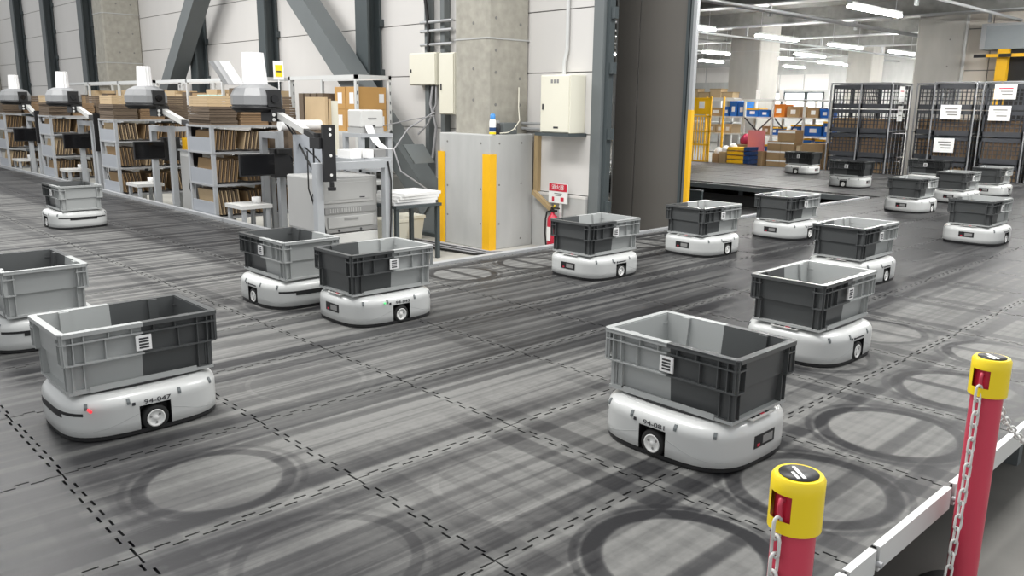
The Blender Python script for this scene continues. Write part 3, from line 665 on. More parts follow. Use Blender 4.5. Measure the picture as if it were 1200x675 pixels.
# ================================================================== PACKING STATIONS
rnd = random.Random(3)
ORD = ['nearest', 'second', 'third', 'farthest']
def shelf_unit(Yu, k):
    t = thing('packing_shelf', 'grey steel packing shelf of flat cartons, %s of the four along the platform' % ORD[k], 'shelf', (4.0, Yu, FZ), 0, 'packing shelves along the platform edge')
    Lx, D, H = 1.12, .66, 1.39
    for x in (0, .38 * 0 + 1.08):
        for y in (0, D - .04): MB().box(x, x + .04, y, y + .04, 0, H).build('upright', M['frame'], t)
    for z in (.33, .70, 1.065, H - .03):
        MB().box(-.002, Lx, -.005, D, z, z + .022).build('shelf_board', M['steel'], t)
    for i, (z, h) in enumerate(((.352, .17), (.722, .17), (1.087, .16))):
        MB().box(.004, .016, .04, D - .04, z, z + h).build('side_plate', M['panelg'], t)
    MB().box(.004, .016, .04, D - .04, 0.0, .33).build('side_plate', M['panelg'], t)
    MB().box(0, .022, 0.0, .03, H - .03, H - .005).build('corner_tag', M['yellow'], t)
    for i, z in enumerate((.352, .722, 1.087)):
        hmax = (.70, 1.065, H - .03)[i] - z
        bx_ = .05
        for b in range(3):
            n = 11; wid = .32; h = hmax * (.78 - .05 * ((b + i) % 2)); lean = rnd.choice((-.16, -.10, .14, .18)); me = MB()
            for s in range(n):
                x = bx_ + s * (wid - .06) / n; dz = rnd.uniform(-.012, .012); dpt = rnd.uniform(0, .02)
                hh = h + dz; lx = lean * hh
                x0 = x + max(0, -lean * h)
                me.hexa([(x0, .03 + dpt, 0), (x0 + .011, .03 + dpt, 0), (x0 + .011, D - .08, 0), (x0, D - .08, 0)], [(x0 + lx, .03 + dpt, hh), (x0 + lx + .011, .03 + dpt, hh), (x0 + lx + .011, D - .08, hh), (x0 + lx, D - .08, hh)])
            o = me.build('carton_bundle', M['card' if (b + i + k) % 3 else 'cardl']); o.data.materials.append(M['carde'])
            for pi_, pg in enumerate(o.data.polygons): pg.material_index = (pi_ // 6) % 2
            o.location = (4.0, Yu, FZ + z + .0225)
            tag(o, '%s upright bundle of flat cartons on the %s tier of the %s packing shelf' % (('left', 'middle', 'right')[b], ('bottom', 'middle', 'top')[i], ORD[k]), 'carton bundle', 'flat carton bundles, %s shelf %s tier' % (ORD[k], ('bottom', 'middle', 'top')[i]))
            bx_ += .345
    # flat packs lying on top
    zt = FZ + H - .008; x = 4.0
    for b in range(3):
        w = (.34, .36, .34)[b]; me = MB(); n = 7
        for s in range(n):
            j = rnd.uniform(-.008, .008); q = rnd.uniform(-.008, .008)
            me.box(.01 + j, w - .01 + j, .02 + q, .60 + q, s * .030, s * .030 + .026)
        o = me.build('flat_carton_stack', M['carde'] if b != 1 else M['cardd']); o.location = (x, Yu, zt)
        tag(o, '%s low stack of brown flat cartons on top of the %s packing shelf' % (('left', 'middle', 'right')[b], ORD[k]), 'carton stack', 'flat carton stacks on the %s shelf' % ORD[k])
        if b != 1 or k in (0, 3):
            me = MB(); 
            for s in range(4): me.box(.0, w - .04 + rnd.uniform(-.01, .01), .08, .58, s * .03, s * .03 + .027)
            o = me.build('flat_carton_stack', M['cardl'] if b == 0 else M['carde']); o.location = (x + .02, Yu, zt + .21)
            tag(o, 'upper pile of %s cartons on top of the %s packing shelf' % ('pale' if b == 0 else 'dark brown', ORD[k]), 'carton stack', '%s upper carton piles, %s shelf' % ('pale' if b == 0 else 'brown', ORD[k]))
        x += w + .02
UY = (9.07, 12.15, 15.2, 18.2)
for k, y in enumerate(UY): shelf_unit(y, k)
o = MB().box(0, .16, 0, .3, 0, .01).build('aqua_sheet', M['aqua']); o.location = (4.06, 9.2, FZ + 1.383 + .21 + .117); tag(o, 'pale aqua sheet of paper lying on the nearest carton pile', 'paper')

def sensor_arm(x, y, ex, ey, ez, k, lean=0.0):
    t = thing('sensor_arm', 'grey overhead scanner head with white sleeve on a jointed arm at the %s station' % ORD[k], 'scanner', (x, y, 0), 0, 'overhead scanner heads of the packing stations')
    hx = MB(); vs = []
    h = MB().lathe([(.10, 1.205), (.215, 1.225), (.262, 1.27), (.262, 1.36), (.22, 1.435), (.13, 1.475), (0, 1.485)], 10, smooth=False).build('housing', M['head'], t)
    MB().lathe([(0, 1.19), (.21, 1.193), (.255, 1.222), (.266, 1.25), (.22, 1.26)], 10).build('lower_ring', M['black'], h)
    op = MB().box(-.01, .14, -.268, -.12, 1.25, 1.42).build('camera_recess', M['black'], h)
    MB().cyl((.06, -.29, 1.33), (.06, -.26, 1.33), .04, n=14).build('lens', M['screen'], op)
    n = 26; vs = []; fs = []; sr, zt_ = (.122, 1.79) if k == 0 else (.092, 1.72)
    for z, r in ((1.44, sr), (zt_, sr * .86)):
        for q in range(n): rr = r * (1 + (.05 if q % 2 else -.05)); vs.append((rr * math.cos(2 * pi * q / n) + (z - 1.44) * lean, rr * math.sin(2 * pi * q / n), z))
    for q in range(n): fs.append((q, (q + 1) % n, n + (q + 1) % n, n + q))
    s = MB().add(vs, fs); s.add(vs[n:], [tuple(range(n))]); s.build('paper_sleeve', M['sleeve'], t)
    br = MB().box(.03, .19, -.24, -.02, 1.10, 1.23).build('bracket', M['black'], t)
    for dz in (1.12, 1.17): MB().cyl((.06, -.245, dz), (.06, -.238, dz), .018, n=10).cyl((.13, -.245, dz), (.13, -.238, dz), .018, n=10).build('bolt', M['chain'], br)
    E_ = Vector((ex - x, ey - y, ez)); S = Vector((.14, -.2, 1.17))
    a = MB().bar(S, S.lerp(E_, .72), .065, .06).build('arm', M['offw'], t); MB().bar(S.lerp(E_, .70), E_, .05, .05).build('arm_end', M['black'], a)
    MB().cyl(E_ - Vector((0, 0, .06)), E_ + Vector((0, 0, .05)), .04, n=12).build('elbow', M['black'], t)
    if k == 0: MB().tube([(.16, -.25, 1.12), (.15, -.5, .95), (.10, -.85, .7), (.12, -1.1, .45), (.18, -1.2, .2)], .011, 6).tube([(.18, -.3, 1.1), (.2, -.6, .85), (.14, -.95, .75), (.14, -1.15, .55), (.16, -1.25, .3)], .008, 6).build('cable', M['cable'], t)
    return t, E_
def monitor(x, y, z, k, w=.40, h=.235):
    t = thing('monitor', 'black flat monitor on a bracket at the %s packing station' % ORD[k], 'monitor', (x, y, z), -.06, 'monitors of the packing stations')
    p = MB().box(0, w, 0, .03, 0, h).build('bezel', M['black'], t, .004)
    MB().box(.014, w - .014, -.003, .0, .016, h - .014).build('screen', M['screen'], p)
    b = MB().box(w - .01, w + .21, .01, .13, -.03, h + .05).build('mount_box', M['black'], t, .006)
    MB().box(w + .02, w + .16, -.05, .01, h + .0, h + .045).build('clamp', M['rubber'], b)
    for j in range(3):
        q = .05 * j
        MB().tube([(w + .17, .02, h - .02 - q), (w + .24 + q * .3, -.03, h - .1), (w + .22, -.02, -.05 - q), (w + .18, 0, -.2 - q), (w + .25, .02, -.45)], .006, 5).build('cable', M['cable'], t)
def stand(x, y, k, full=True):
    t = thing('support_frame', 'grey aluminium post frame behind the monitor at the %s station' % ORD[k], 'frame', (x, y, FZ), 0, 'station support frames')
    MB().box(0, .07, 0, .07, 0, 1.33).build('post', M['frame'], t)
    if not full: MB().box(0, .07, .07, .45, 1.25, 1.32).build('beam', M['frame'], t); MB().box(0, .07, .38, .45, 0, 1.25).build('post', M['frame'], t); return
    MB().box(0, .07, .62, .69, 0, 1.33).build('post', M['frame'], t)
    MB().box(0, .07, .07, .62, 1.25, 1.32).build('beam', M['frame'], t); MB().box(.07, .36, 0, .07, 1.26, 1.32).build('beam', M['frame'], t)
    MB().box(.36, .43, 0, .07, 0, 1.33).build('post', M['frame'], t)
def locker(x, y, k, h=1.02):
    t = thing('equipment_cabinet', 'pale grey equipment cabinet right of the monitor at the %s station' % ORD[k], 'cabinet', (x, y, FZ), 0, 'station equipment cabinets')
    MB().box(0, .42, 0, .62, 0, h).build('body', M['offw'], t, .008); MB().box(-.012, 0, .03, .59, .05, h - .06).build('door', M['prn'], t)
    MB().box(-.012, 0.43, -.03, .65, h, h + .02).build('top', M['steel'], t)
    for j in range(2): MB().tube([(-.03, .1 + .1 * j, h - .1), (-.05, .16 + .1 * j, h - .45), (-.03, .08, h - .75), (-.03, .0, .12)], .006, 5).build('cable', M['cable'], t)
def tray(x, y, k):
    t = thing('small_bench', 'small white bench holding a label roll at the %s station' % ORD[k], 'bench', (x, y, FZ), 0, 'small station benches')
    MB().box(0, .36, 0, .42, .50, .54).build('top', M['offw'], t)
    for a in (0.02, .29):
        for b in (.02, .36): MB().box(a, a + .04, b, b + .04, 0, .5).build('leg', M['frame'], t)
    r = MB().lathe([(.02, 0), (.05, 0), (.05, .07), (.02, .07), (.02, 0)], 16).build('label_roll', M['white']); r.location = (x + .26, y + .18, FZ + .5405)
    tag(r, 'small white label roll on the bench at the %s station' % ORD[k], 'roll', 'label rolls')
for k, (yu, hx, hy) in enumerate(((9.07, 4.13, 8.2), (12.15, 4.05, 11.05), (15.2, 4.05, 14.5), (18.2, 4.1, 17.6))):
    if k == 0: stand(4.50, 8.48, 0, False)
    if k == 0: sensor_arm(hx, hy, 4.08, 6.92, .97, k, -.05)
    else: sensor_arm(hx, hy, 4.12, hy - 1.2, 1.0, k, .03 if k == 2 else 0)
    monitor(3.96 if k == 0 else 3.97, yu - .75, .52 if k == 0 else .53, k)
    tray(4.02, yu - .62, k)
    if k:
        stand(4.22, yu - 1.35, k); locker(4.30, yu - 2.05, k)
        o = thing('arm_post', 'grey post carrying the scanner arm at the %s station' % ORD[k], 'post', (4.08, hy - 1.28, FZ), 0, 'scanner arm posts')
        MB().box(0, .08, 0, .08, 0, 1.30).build('pole', M['frame'], o); MB().box(-.02, .1, -.02, 0, .9, 1.45).build('mount_plate', M['black'], o)
o = MB().box(0, .10, 0, .006, 0, .16).build('price_card', M['yellow']); o.location = (4.30, 10.62, .68); tag(o, 'small yellow card at the second packing station', 'card')
# second white sleeve leaning behind the first head
n = 22; vs = []; fs = []
for z, r, ox in ((1.47, .10, -.02), (1.70, .10, -.17)):
    for q in range(n): rr = r * (1 + (.04 if q % 2 else -.02)); vs.append((4.02 + ox + rr * math.cos(2 * pi * q / n), 8.42 + rr * math.sin(2 * pi * q / n), z))
for q in range(n): fs.append((q, (q + 1) % n, n + (q + 1) % n, n + q))
s = MB().add(vs, fs); s.add(vs[n:], [tuple(range(n))]); s = s.build('paper_sleeve', M['sleeve']); tag(s, 'white sleeve leaning behind the nearest scanner head', 'sleeve')
t = thing('card_holder', 'yellow card in a white frame beside the nearest scanner head', 'sign', (4.34, 8.2, 1.53)); MB().box(0, .115, 0, .01, 0, .19).build('frame', M['white'], t); MB().box(.018, .098, -.003, 0, .03, .15).build('card', M['capy'], t); MB().box(.05, .06, .002, .008, -.35, 0).build('rod', M['white'], t); MB().box(.03, .085, -.004, -.003, .075, .09).build('print', M['ink'], t)

o = MB().lathe([(0, 0), (.13, .0), (.16, .06), (.15, .14), (.10, .21), (.05, .25), (0, .26)], 11, smooth=False).build('plastic_bag', M['sleeve']); o.location = (3.90 + .22, 8.16, FZ + .003); tag(o, 'crumpled white plastic bag beside the small bench at the nearest station', 'bag')
# ---- nearest station: aluminium frame, laser printer
t = thing('frame_table', 'grey aluminium frame table standing over the laser printer', 'frame', (3.975, 6.8, FZ))
for x in (0, .77):
    for y in ((0,) if x == 0 else (0, .92)): MB().box(x, x + .075, y, y + .075, 0, 1.10).build('post', M['frame'], t, .004)
MB().box(.075, .77, 0, .07, 1.03, 1.10).build('beam', M['frame'], t); 
MB().box(.77, .845, .075, .92, 1.03, 1.10).build('beam', M['frame'], t)
MB().box(.62, 1.12, .36, .70, 1.07, 1.10).build('top_board', M['frame'], t)
MB().tube([(.80, -.01, 1.09), (.83, -.015, .9), (.82, -.015, .5), (.80, -.01, .1)], .008, 6).build('cable', M['cable'], t)
t = thing('arm_mount', 'black drilled mounting plate on the printer frame', 'bracket', (4.03, 6.74, .58), 0)
MB().box(0, .125, 0, .035, 0, .52).build('plate', M['black'], t); MB().box(-.03, .0, .03, .2, .30, .40).build('arm_socket', M['black'], t)
for z in (.06, .24, .43, .48): MB().cyl((.07, 0, z), (.07, -.006, z), .014, n=10).build('bolt', M['hub'], t)
MB().cyl((.06, -.02, -.06), (.06, -.02, 0), .022, n=12).cyl((.06, -.02, -.08), (.06, -.02, -.05), .04, n=12).build('knob', M['black'], t)
t = thing('laser_printer', 'large pale grey laser printer inside the aluminium frame', 'printer', (4.07, 6.92, FZ))
MB().box(0, .66, 0, .62, .42, .95).build('body', M['prn'], t, .018)
MB().box(0, .66, 0, .60, 0, .40).build('stand', M['offw'], t, .008)
MB().box(.02, .60, -.012, 0, .70, .93).build('front_cover', M['prn'], t, .006)
MB().box(.03, .56, -.016, -.010, .73, .90).build('cover_recess', M['prn'], t, .004)
v = MB().box(.05, .64, -.014, 0, .60, .66).build('vent_panel', M['prnd'], t)
for j in range(14): MB().box(.10 + j * .026, .115 + j * .026, -.017, -.014, .61, .65).build('vent_slot', M['prn'], v)
p = MB().box(.08, .60, -.014, 0, .46, .57).build('paper_tray', M['prn'], t, .006); MB().box(.26, .42, -.018, -.014, .53, .55).build('tray_handle', M['prnd'], p)
MB().box(.01, .65, -.008, 0, .415, .45).build('base_strip', M['prnd'], t)
for x in (.2, .45): MB().cyl((x, -.008, .432), (x, -.012, .432), .012, n=8).build('screw', M['ink'], t)
MB().box(.44, .50, -.0175, -.016, .742, .752).build('logo', M['ink'], t)
MB().tube([(-.03, .02, 1.25), (-.04, 0, .95), (.0, -.03, .75), (.02, -.04, .5), (.05, -.05, .35)], .009, 6).tube([(-.05, .1, 1.2), (-.08, .05, .85), (-.04, -.02, .6), (.03, -.04, .4)], .007, 6).build('cable', M['cable'], t)
for (cx, cz) in ((-.06, .78), (-.03, .66)): MB().tube([(cx + .045 * math.cos(a), -.05, cz + .055 * math.sin(a)) for a in [q * pi / 6 for q in range(12)]], .005, 5, True).build('cable_loop', M['cable'], t)
# things behind the frame
o = MB().box(4.21, 4.53, 7.60, 7.63, FZ, .98).build('grey_board', M['panelg']); tag(o, 'plain grey board standing behind the printer frame', 'board')
t = thing('side_table', 'grey work table behind the printer frame', 'table', (4.62, 8.46, FZ)); MB().box(0, .95, 0, .55, .95, .99).build('top', M['offw'], t)
for a in (.02, .88):
    for b in (.02, .48): MB().box(a, a + .05, b, b + .05, 0, .95).build('leg', M['frame'], t)
o = MB().box(4.64, 5.08, 8.50, 8.95, .641, .98).build('brown_carton', M['carde']); tag(o, 'dark brown open carton on the table behind the printer', 'box')
o = MB().cyl((4.60, 8.62, 1.041), (5.16, 8.62, 1.041), .06, n=16).build('paper_roll', M['white']); tag(o, 'long white paper roll lying on the brown carton', 'roll')
t = thing('timber_sheet', 'pale plywood sheet standing upright behind the printer', 'board', (5.12, 8.50, .641)); MB().box(0, .035, 0, .45, 0, .72).build('ply', M['cardl'], t); MB().box(.05, .08, 0, .45, 0, .70).build('ply', M['cardl'], t); MB().box(.09, .20, .05, .4, 0, .68).build('ply', M['cream'], t)
t = thing('label_printer', 'white label printer with a long strip of paper', 'printer', (5.02, 7.62, .9805)); MB().box(0, .29, 0, .26, .06, .25).build('body', M['offw'], t, .015); MB().box(.04, .18, -.005, 0, .07, .085).build('slot', M['ink'], t); MB().box(.09, .2, -.004, 0, .15, .165).build('logo', M['prnd'], t)
pt = [(.09, -.01, .08), (.10, -.05, .0), (.13, -.10, -.09), (.19, -.14, -.155), (.27, -.15, -.165)]
s = MB()
for a, b in zip(pt, pt[1:]): s.hexa([(a[0] - .05, a[1], a[2]), (a[0] + .05, a[1], a[2]), (a[0] + .05, a[1] + .003, a[2] + .002), (a[0] - .05, a[1] + .003, a[2] + .002)], [(b[0] - .05, b[1], b[2]), (b[0] + .05, b[1], b[2]), (b[0] + .05, b[1] + .003, b[2] + .002), (b[0] - .05, b[1] + .003, b[2] + .002)])
s.build('paper_strip', M['white'], t)
MB().box(0, .29, 0, .26, -.0, .06).build('base', M['prn'], t)
t = thing('printer_shelf', 'narrow grey stand under the label printer', 'stand', (4.98, 7.55, FZ)); MB().box(0, .40, 0, .38, 1.29, 1.33).build('top', M['frame'], t)
for a in (0, .35):
    for b in (0.02, .33): MB().box(a, a + .05, b, b + .05, 0, 1.29).build('leg', M['frame'], t)
MB().box(0, .4, 0, .38, .92, .95).build('lower_shelf', M['frame'], t)
for k in range(3):
    o = MB().box(4.62 + k * .15, 4.75 + k * .15, 7.22, 7.46, .7505, .83).build('paper_block', M['white'] if k < 2 else M['prnd']); tag(o, ('cream', 'white', 'grey')[k] + ' paper block at the edge of the printer frame', 'paper block')
t = thing('work_table', 'low dark-legged table with white paper stacks right of the printer', 'table', (4.98, 6.95, FZ)); MB().box(0, .60, 0, .55, .58, .61).build('top', M['dsteel'], t)
for a in (0.01, .55):
    for b in (.02, .49): MB().box(a, a + .04, b, b + .04, 0, .58).build('leg', M['dsteel'], t)
for k in range(4):
    o = MB().box(-.26, .26, -.22, .22, 0, .030).build('paper_stack', M['white']); o.location = (5.28 + .015 * k, 7.22 - .01 * k, FZ + .611 + k * .031); o.rotation_euler = (0, 0, .05 * k - .08); tag(o, 'loose white sheet stack on the low table right of the printer', 'paper stack', 'white sheet stacks on the low table')
for k, (x, y) in enumerate(((5.55, 7.95), (5.9, 8.1))):
    t = thing('cream_crate', ('near', 'far')[k] + ' cream plastic crate on the floor under the low table', 'crate', (x, y, FZ), 0, 'cream floor crates')
    b = .30; MB().hexa([(.03, .03, 0), (b, .03, 0), (b, b, 0), (.03, b, 0)], [(0, 0, .30), (b + .03, 0, .30), (b + .03, b + .03, .30), (0, b + .03, .30)]).build('body', M['cream'], t); MB().box(-.01, b + .04, -.01, b + .04, .27, .305).build('rim', M['cream'], t)
o = MB().hexa([(0, 0, 0), (.30, 0, 0), (.30, .03, 0), (0, .03, 0)], [(-.08, .12, .22), (.22, .12, .22), (.22, .15, .22), (-.08, .15, .22)]).build('grey_terminal', M['brace']); o.location = (6.02, 8.0, .60); tag(o, 'grey box terminal fixed to the diagonal brace', 'terminal box')
for k in range(6):
    y0 = 5.7 + .17 * k
    o = MB().tube([(5.9 + .03 * k, 8.9, FZ + .02), (5.82 + .05 * k, 8.2, FZ + .02), (5.86 + .055 * k, 7.4, FZ + .02), (5.95 + .045 * k, 6.85 - .01 * k, FZ + .02), (6.3 + .03 * k, 6.45 + .035 * k, FZ + .02), (6.9, 6.2 + .04 * k, FZ + .02)], .015, 6).build('floor_cable', M['cableg' if k % 2 else 'cable']); tag(o, 'cable lying on the floor in front of the plinth', 'cable', 'floor cables')
o = MB().tube([(6.6, 8.35, 1.2), (6.3, 8.5, 1.0), (6.0, 8.4, .75), (5.95, 8.2, .5), (6.3, 7.95, .2), (6.6, 7.95, -.1)], .010, 6).tube([(6.8, 8.6, 1.15), (6.5, 8.7, 1.1), (6.2, 8.9, 1.02), (5.9, 8.8, 1.0)], .008, 6).build('wall_cable', M['cableg']); tag(o, 'loose grey cables looping from the junction box to the terminal', 'cable')

# ---- rack with kraft boxes
def angle_rack(x0, x1, y0, y1, zt, levels, label, npost=2):
    t = thing('angle_rack', label, 'rack', (x0, y0, FZ), 0, 'pale slotted angle racks by the wall'); a, b, h = x1 - x0, y1 - y0, zt - FZ
    for i in range(npost):
        y = (b - .04) * i / (npost - 1)
        for x in (0, a - .04):
            po = MB().box(x, x + .04, y, y + .04, 0, h).build('upright', M['trim'], t)
            if i == 0: 
                for z in range(10): MB().box(x + .014, x + .026, y - .002, y, h - .12 - z * .12, h - .08 - z * .12).build('slot', M['ink'], po)
    for z in levels: MB().box(0, a, 0, b, z - FZ - .045, z - FZ).build('shelf_board', M['trim'], t)
    MB().box(0, .03, 0, b, h - .05, h).build('beam', M['trim'], t); MB().box(a - .03, a, 0, b, h - .05, h).build('beam', M['trim'], t); MB().box(0, a, 0, .03, h - .05, h).build('beam', M['trim'], t)
    return t
angle_rack(5.88, 6.42, 9.02, 10.7, 1.645, (.94, .30), 'pale slotted rack holding orange kraft boxes', 2)
def box(x0, x1, y0, y1, z0, z1, m, label, cat='box', group=None, tape=None, name='carton_box'):
    t = thing(name, label, cat, (x0, y0, z0), 0, group); a, b, c = x1 - x0, y1 - y0, z1 - z0
    MB().box(0, a, 0, b, 0, c).build('body', M[m], t, .004)
    MB().box(0, a, b / 2 - .002, b / 2 + .002, c, c + .001).build('flap_gap', M['ink'], t)
    if tape: MB().box(-.001, 0, b / 2 - .05, b / 2 + .05, c * .25, c * .75).build('tape_label', M['white'], t); MB().box(a * .75, a * .92, -.002, 0, c * .3, c * .7).build('tape_label', M['white'], t)
    return t
box(5.93, 6.37, 9.07, 9.33, .941, 1.215, 'kraft', 'orange kraft box, lower of the two at the front of the rack', group='kraft boxes on the rack', tape=1)
box(5.93, 6.37, 9.07, 9.33, 1.217, 1.50, 'kraft', 'orange kraft box, upper of the two at the front of the rack', group='kraft boxes on the rack', tape=1)
box(5.93, 6.37, 9.35, 9.60, .941, 1.215, 'kraft', 'orange kraft box behind the lower front one on the rack', group='kraft boxes on the rack', tape=1)
box(5.93, 6.37, 9.35, 9.60, 1.217, 1.50, 'kraft', 'orange kraft box behind the upper front one on the rack', group='kraft boxes on the rack', tape=1)
for k in range(4): 
    o = MB().box(5.93, 6.37, 9.9 + k * .17, 10.02 + k * .17, .941, 1.42).build('dark_carton', M['carde']); tag(o, 'narrow dark carton standing at the back of the kraft box rack', 'box', 'dark cartons on the rack')
angle_rack(5.75, 6.25, 11.2, 15.2, 1.645, (1.12, .5), 'long pale slotted rack behind the two nearest packing shelves', 4)
angle_rack(5.75, 6.25, 15.3, 20.6, 1.65, (1.12, .5), 'long pale slotted rack at far left below the concrete column', 4)
y = 11.28; k = 0
while y < 20.3:
    w = rnd.uniform(.28, .55); 
    if not (15.15 - w < y < 15.36) and not any(abs(y + w / 2 - q) < 0 for q in (1,)):
        h = rnd.uniform(.22, .38); o = MB().box(0, .40, 0, w - .03, 0, h).build('carton_box', M[('cardl', 'card', 'carde', 'cardl')[k % 4]]); o.location = (5.80, y, 1.121)
        tag(o, 'brown carton on the long pale rack behind the packing shelves', 'box', 'cartons on the long racks'); k += 1
    y += w
# ---- wall fittings
def cabinet(x0, y0, y1, z0, z1, label, lab=True):
    t = thing('wall_cabinet', label, 'cabinet', (x0, y0, z0)); a, b, c = WX - x0, y1 - y0, z1 - z0
    MB().box(0, a, 0, b, 0, c).build('body', M['cream'], t, .006); d_ = MB().box(-.014, 0, .012, b - .012, .012, c - .012).build('door', M['cream'], t, .003)
    MB().box(-.026, -.014, b - .06, b - .045, c * .40, c * .50).build('handle', M['ink'], d_)
    if lab:
        for q in (.4, .5, .6): MB().box(-.016, -.014, b * q - .015, b * q + .015, c - .09, c - .05).build('name_tag', M['prnd'], d_)
        MB().box(-.016, -.014, b * .36, b * .52, .05, .07).build('logo', M['ink'], d_)
    return t
cabinet(6.80, 6.23, 6.68, 1.0, 1.63, 'cream electrical cabinet on the wall above the extinguisher sign')
MB_ = MB().box(6.75, WX, 6.20, 6.72, .965, .998).build('cabinet_shelf', M['dsteel']); tag(MB_, 'dark steel bracket shelf under the cream wall cabinet', 'bracket')
o = MB().tube([(WX - .05, 6.52, 1.63), (WX - .04, 6.53, 1.78), (WX - .03, 6.50, 1.90), (WX - .03, 6.50, 7)], .022, 8).build('conduit_pipe', M['trim']); tag(o, 'white conduit pipe rising from the cream wall cabinet', 'pipe')
cabinet(6.85, 8.63, 9.20, 1.54, 1.95, 'cream junction box left of the concrete column', False)
cabinet(6.80, 8.20, 8.50, 1.17, 1.93, 'narrow cream junction box touching the concrete column', False)
for y in (8.93, 8.60):
    t = thing('cable_channel', 'vertical steel cable channel %s the cream junction box' % ('behind the left of' if y > 8.8 else 'behind the right of'), 'channel', (WX - .12, y, FZ), 0, 'vertical cable channels'); MB().box(0, .04, -.04, .04, 0, 6.5).build('rail', M['brace'], t); MB().box(.04, .1, -.035, -.025, 0, 6.5).box(.04, .1, .025, .035, 0, 6.5).build('flange', M['brace'], t)
for z in (2.05, 2.22, 2.33): o = MB().cyl((WX - .16, 8.35, z), (WX - .16, 9.0, z), .02, n=8).build('conduit_pipe', M['steel']); tag(o, 'short horizontal conduit above the cream junction box', 'pipe', 'short conduits')
o = MB().tube([(WX - .16, 8.85, 6), (WX - .17, 8.88, 2.6), (WX - .16, 8.82, 2.2), (WX - .17, 8.83, 1.96)], .025, 6).build('riser_cable', M['cable']); tag(o, 'black cable bundle dropping into the left junction box', 'cable')
o = MB().tube([(WX - .16, 8.75, 1.53), (WX - .18, 8.78, 1.3), (WX - .15, 8.7, 1.0), (WX - .2, 8.72, .6)], .02, 6).tube([(WX - .16, 8.68, 1.53), (WX - .18, 8.66, 1.3), (WX - .2, 8.8, 1.05), (WX - .3, 8.9, .9)], .014, 6).build('lower_cable', M['cableg']); tag(o, 'grey cable bundle hanging below the left junction box', 'cable')
for k, z in enumerate((1.03, 1.09)):
    o = MB().cyl((WX - .10, 6.68, z), (WX - .10, 7.13, z), .016, n=8).build('conduit_pipe', M['steel']); tag(o, 'short horizontal conduit between the cream cabinet and the column', 'pipe', 'cabinet conduits')
# on the plinth
t = thing('spray_can', 'white spray can with blue cap on the plinth', 'can', (6.36, 7.0, .97)); t.scale = (1.25, 1.25, 1.15); MB().lathe([(0, 0), (.028, 0), (.030, .006), (.030, .13), (.022, .15)], 18).build('body', M['white'], t); MB().lathe([(.024, .148), (.024, .19), (.015, .2), (0, .2)], 16).build('cap', M['bluecap'], t); MB().lathe([(.0305, .03), (.0305, .07)], 18).build('label_band', M['bluedk'], t); MB().lathe([(.0306, .004), (.0306, .026)], 18).build('label_band', M['capy'], t)
t = thing('dark_bottle', 'short black bottle beside the spray can on the plinth', 'bottle', (6.45, 7.01, .97)); MB().lathe([(0, 0), (.030, 0), (.030, .09), (.02, .11), (.02, .13)], 16).build('body', M['ink'], t); MB().lathe([(.022, .125), (.022, .155), (0, .155)], 14).build('cap', M['prnd'], t)
t = thing('network_box', 'small grey network box on the plinth beside the column', 'box', (6.52, 6.985, .97)); MB().box(0, .21, 0, .13, 0, .13).build('body', M['brace'], t, .006); MB().box(.17, .19, -.002, 0, .05, .065).build('light', M['hub'], t)
o = MB().tube([(6.45, 6.98, .985), (6.56, 6.965, .99), (6.66, 6.965, 1.03), (6.76, 6.98, 1.12), (6.84, 7.08, 1.28), (6.86, 7.1, 1.5)], .007, 6).build('loose_cable', M['cream']); tag(o, 'pale cable curling up the column from the plinth', 'cable')
o = MB().box(6.99, WX - .002, 6.90, 6.965, .30, .97).build('timber_batten', M['wood']); tag(o, 'upright timber batten beside the plinth', 'batten')
o = MB().bar((6.93, 6.90, .30), (6.93, 6.60, .12), .05, .05).build('timber_batten', M['wood']); tag(o, 'slanted timber batten pointing at the extinguisher', 'batten')
# extinguisher and sign
t = thing('fire_extinguisher', 'red fire extinguisher standing at the wall by the plinth', 'extinguisher', (6.88, 6.53, FZ))
MB().lathe([(0, 0), (.058, 0), (.062, .01), (.062, .36), (.05, .40), (.022, .425), (.02, .45)], 20).build('cylinder', M['red'], t)
MB().box(-.02, .02, -.055, .03, .45, .475).box(-.012, .012, -.10, .02, .49, .505).cyl((0, 0, .44), (0, 0, .49), .018, n=10).build('valve', M['black'], t)
MB().tube([(0, .03, .46), (-.01, .085, .44), (-.02, .095, .36), (-.05, .07, .2), (-.05, .05, .06)], .011, 6).build('hose', M['black'], t)
MB().box(-.064, -.0605, -.028, .028, .12, .28).build('label_card', M['white'], t); MB().cyl((0, -.0, .47), (0, -.03, .53), .01, n=8).build('pin', M['capy'], t)
t = thing('extinguisher_sign', 'red and white fire extinguisher sign on a short post', 'sign', (6.93, 6.36, .20))
MB().box(0, .012, 0, .29, 0, .225).build('board', M['white'], t); MB().box(-.002, 0, 0.006, .284, .135, .22).build('red_field', M['red'], t)
inst('sign_text', text_mesh('sign_text', '消火器', .062, M['white']), t, (-.003, .145, .178), (pi / 2, 0, -pi / 2), (1.05, 1, 1))
for k, w in enumerate((.11, .08)): MB().box(-.002, 0, .145 - w / 2 - .01, .145 + w / 2, .105 - k * .022, .115 - k * .022).build('print_line', M['joint'], t)
MB().box(-.002, 0, .05, .10, .02, .07).build('pictogram', M['red'], t); MB().box(-.002, 0, .20, .235, .015, .07).build('pictogram', M['red'], t)
MB().box(.012, .028, .10, .13, -.55, .10).build('post', M['white'], t)

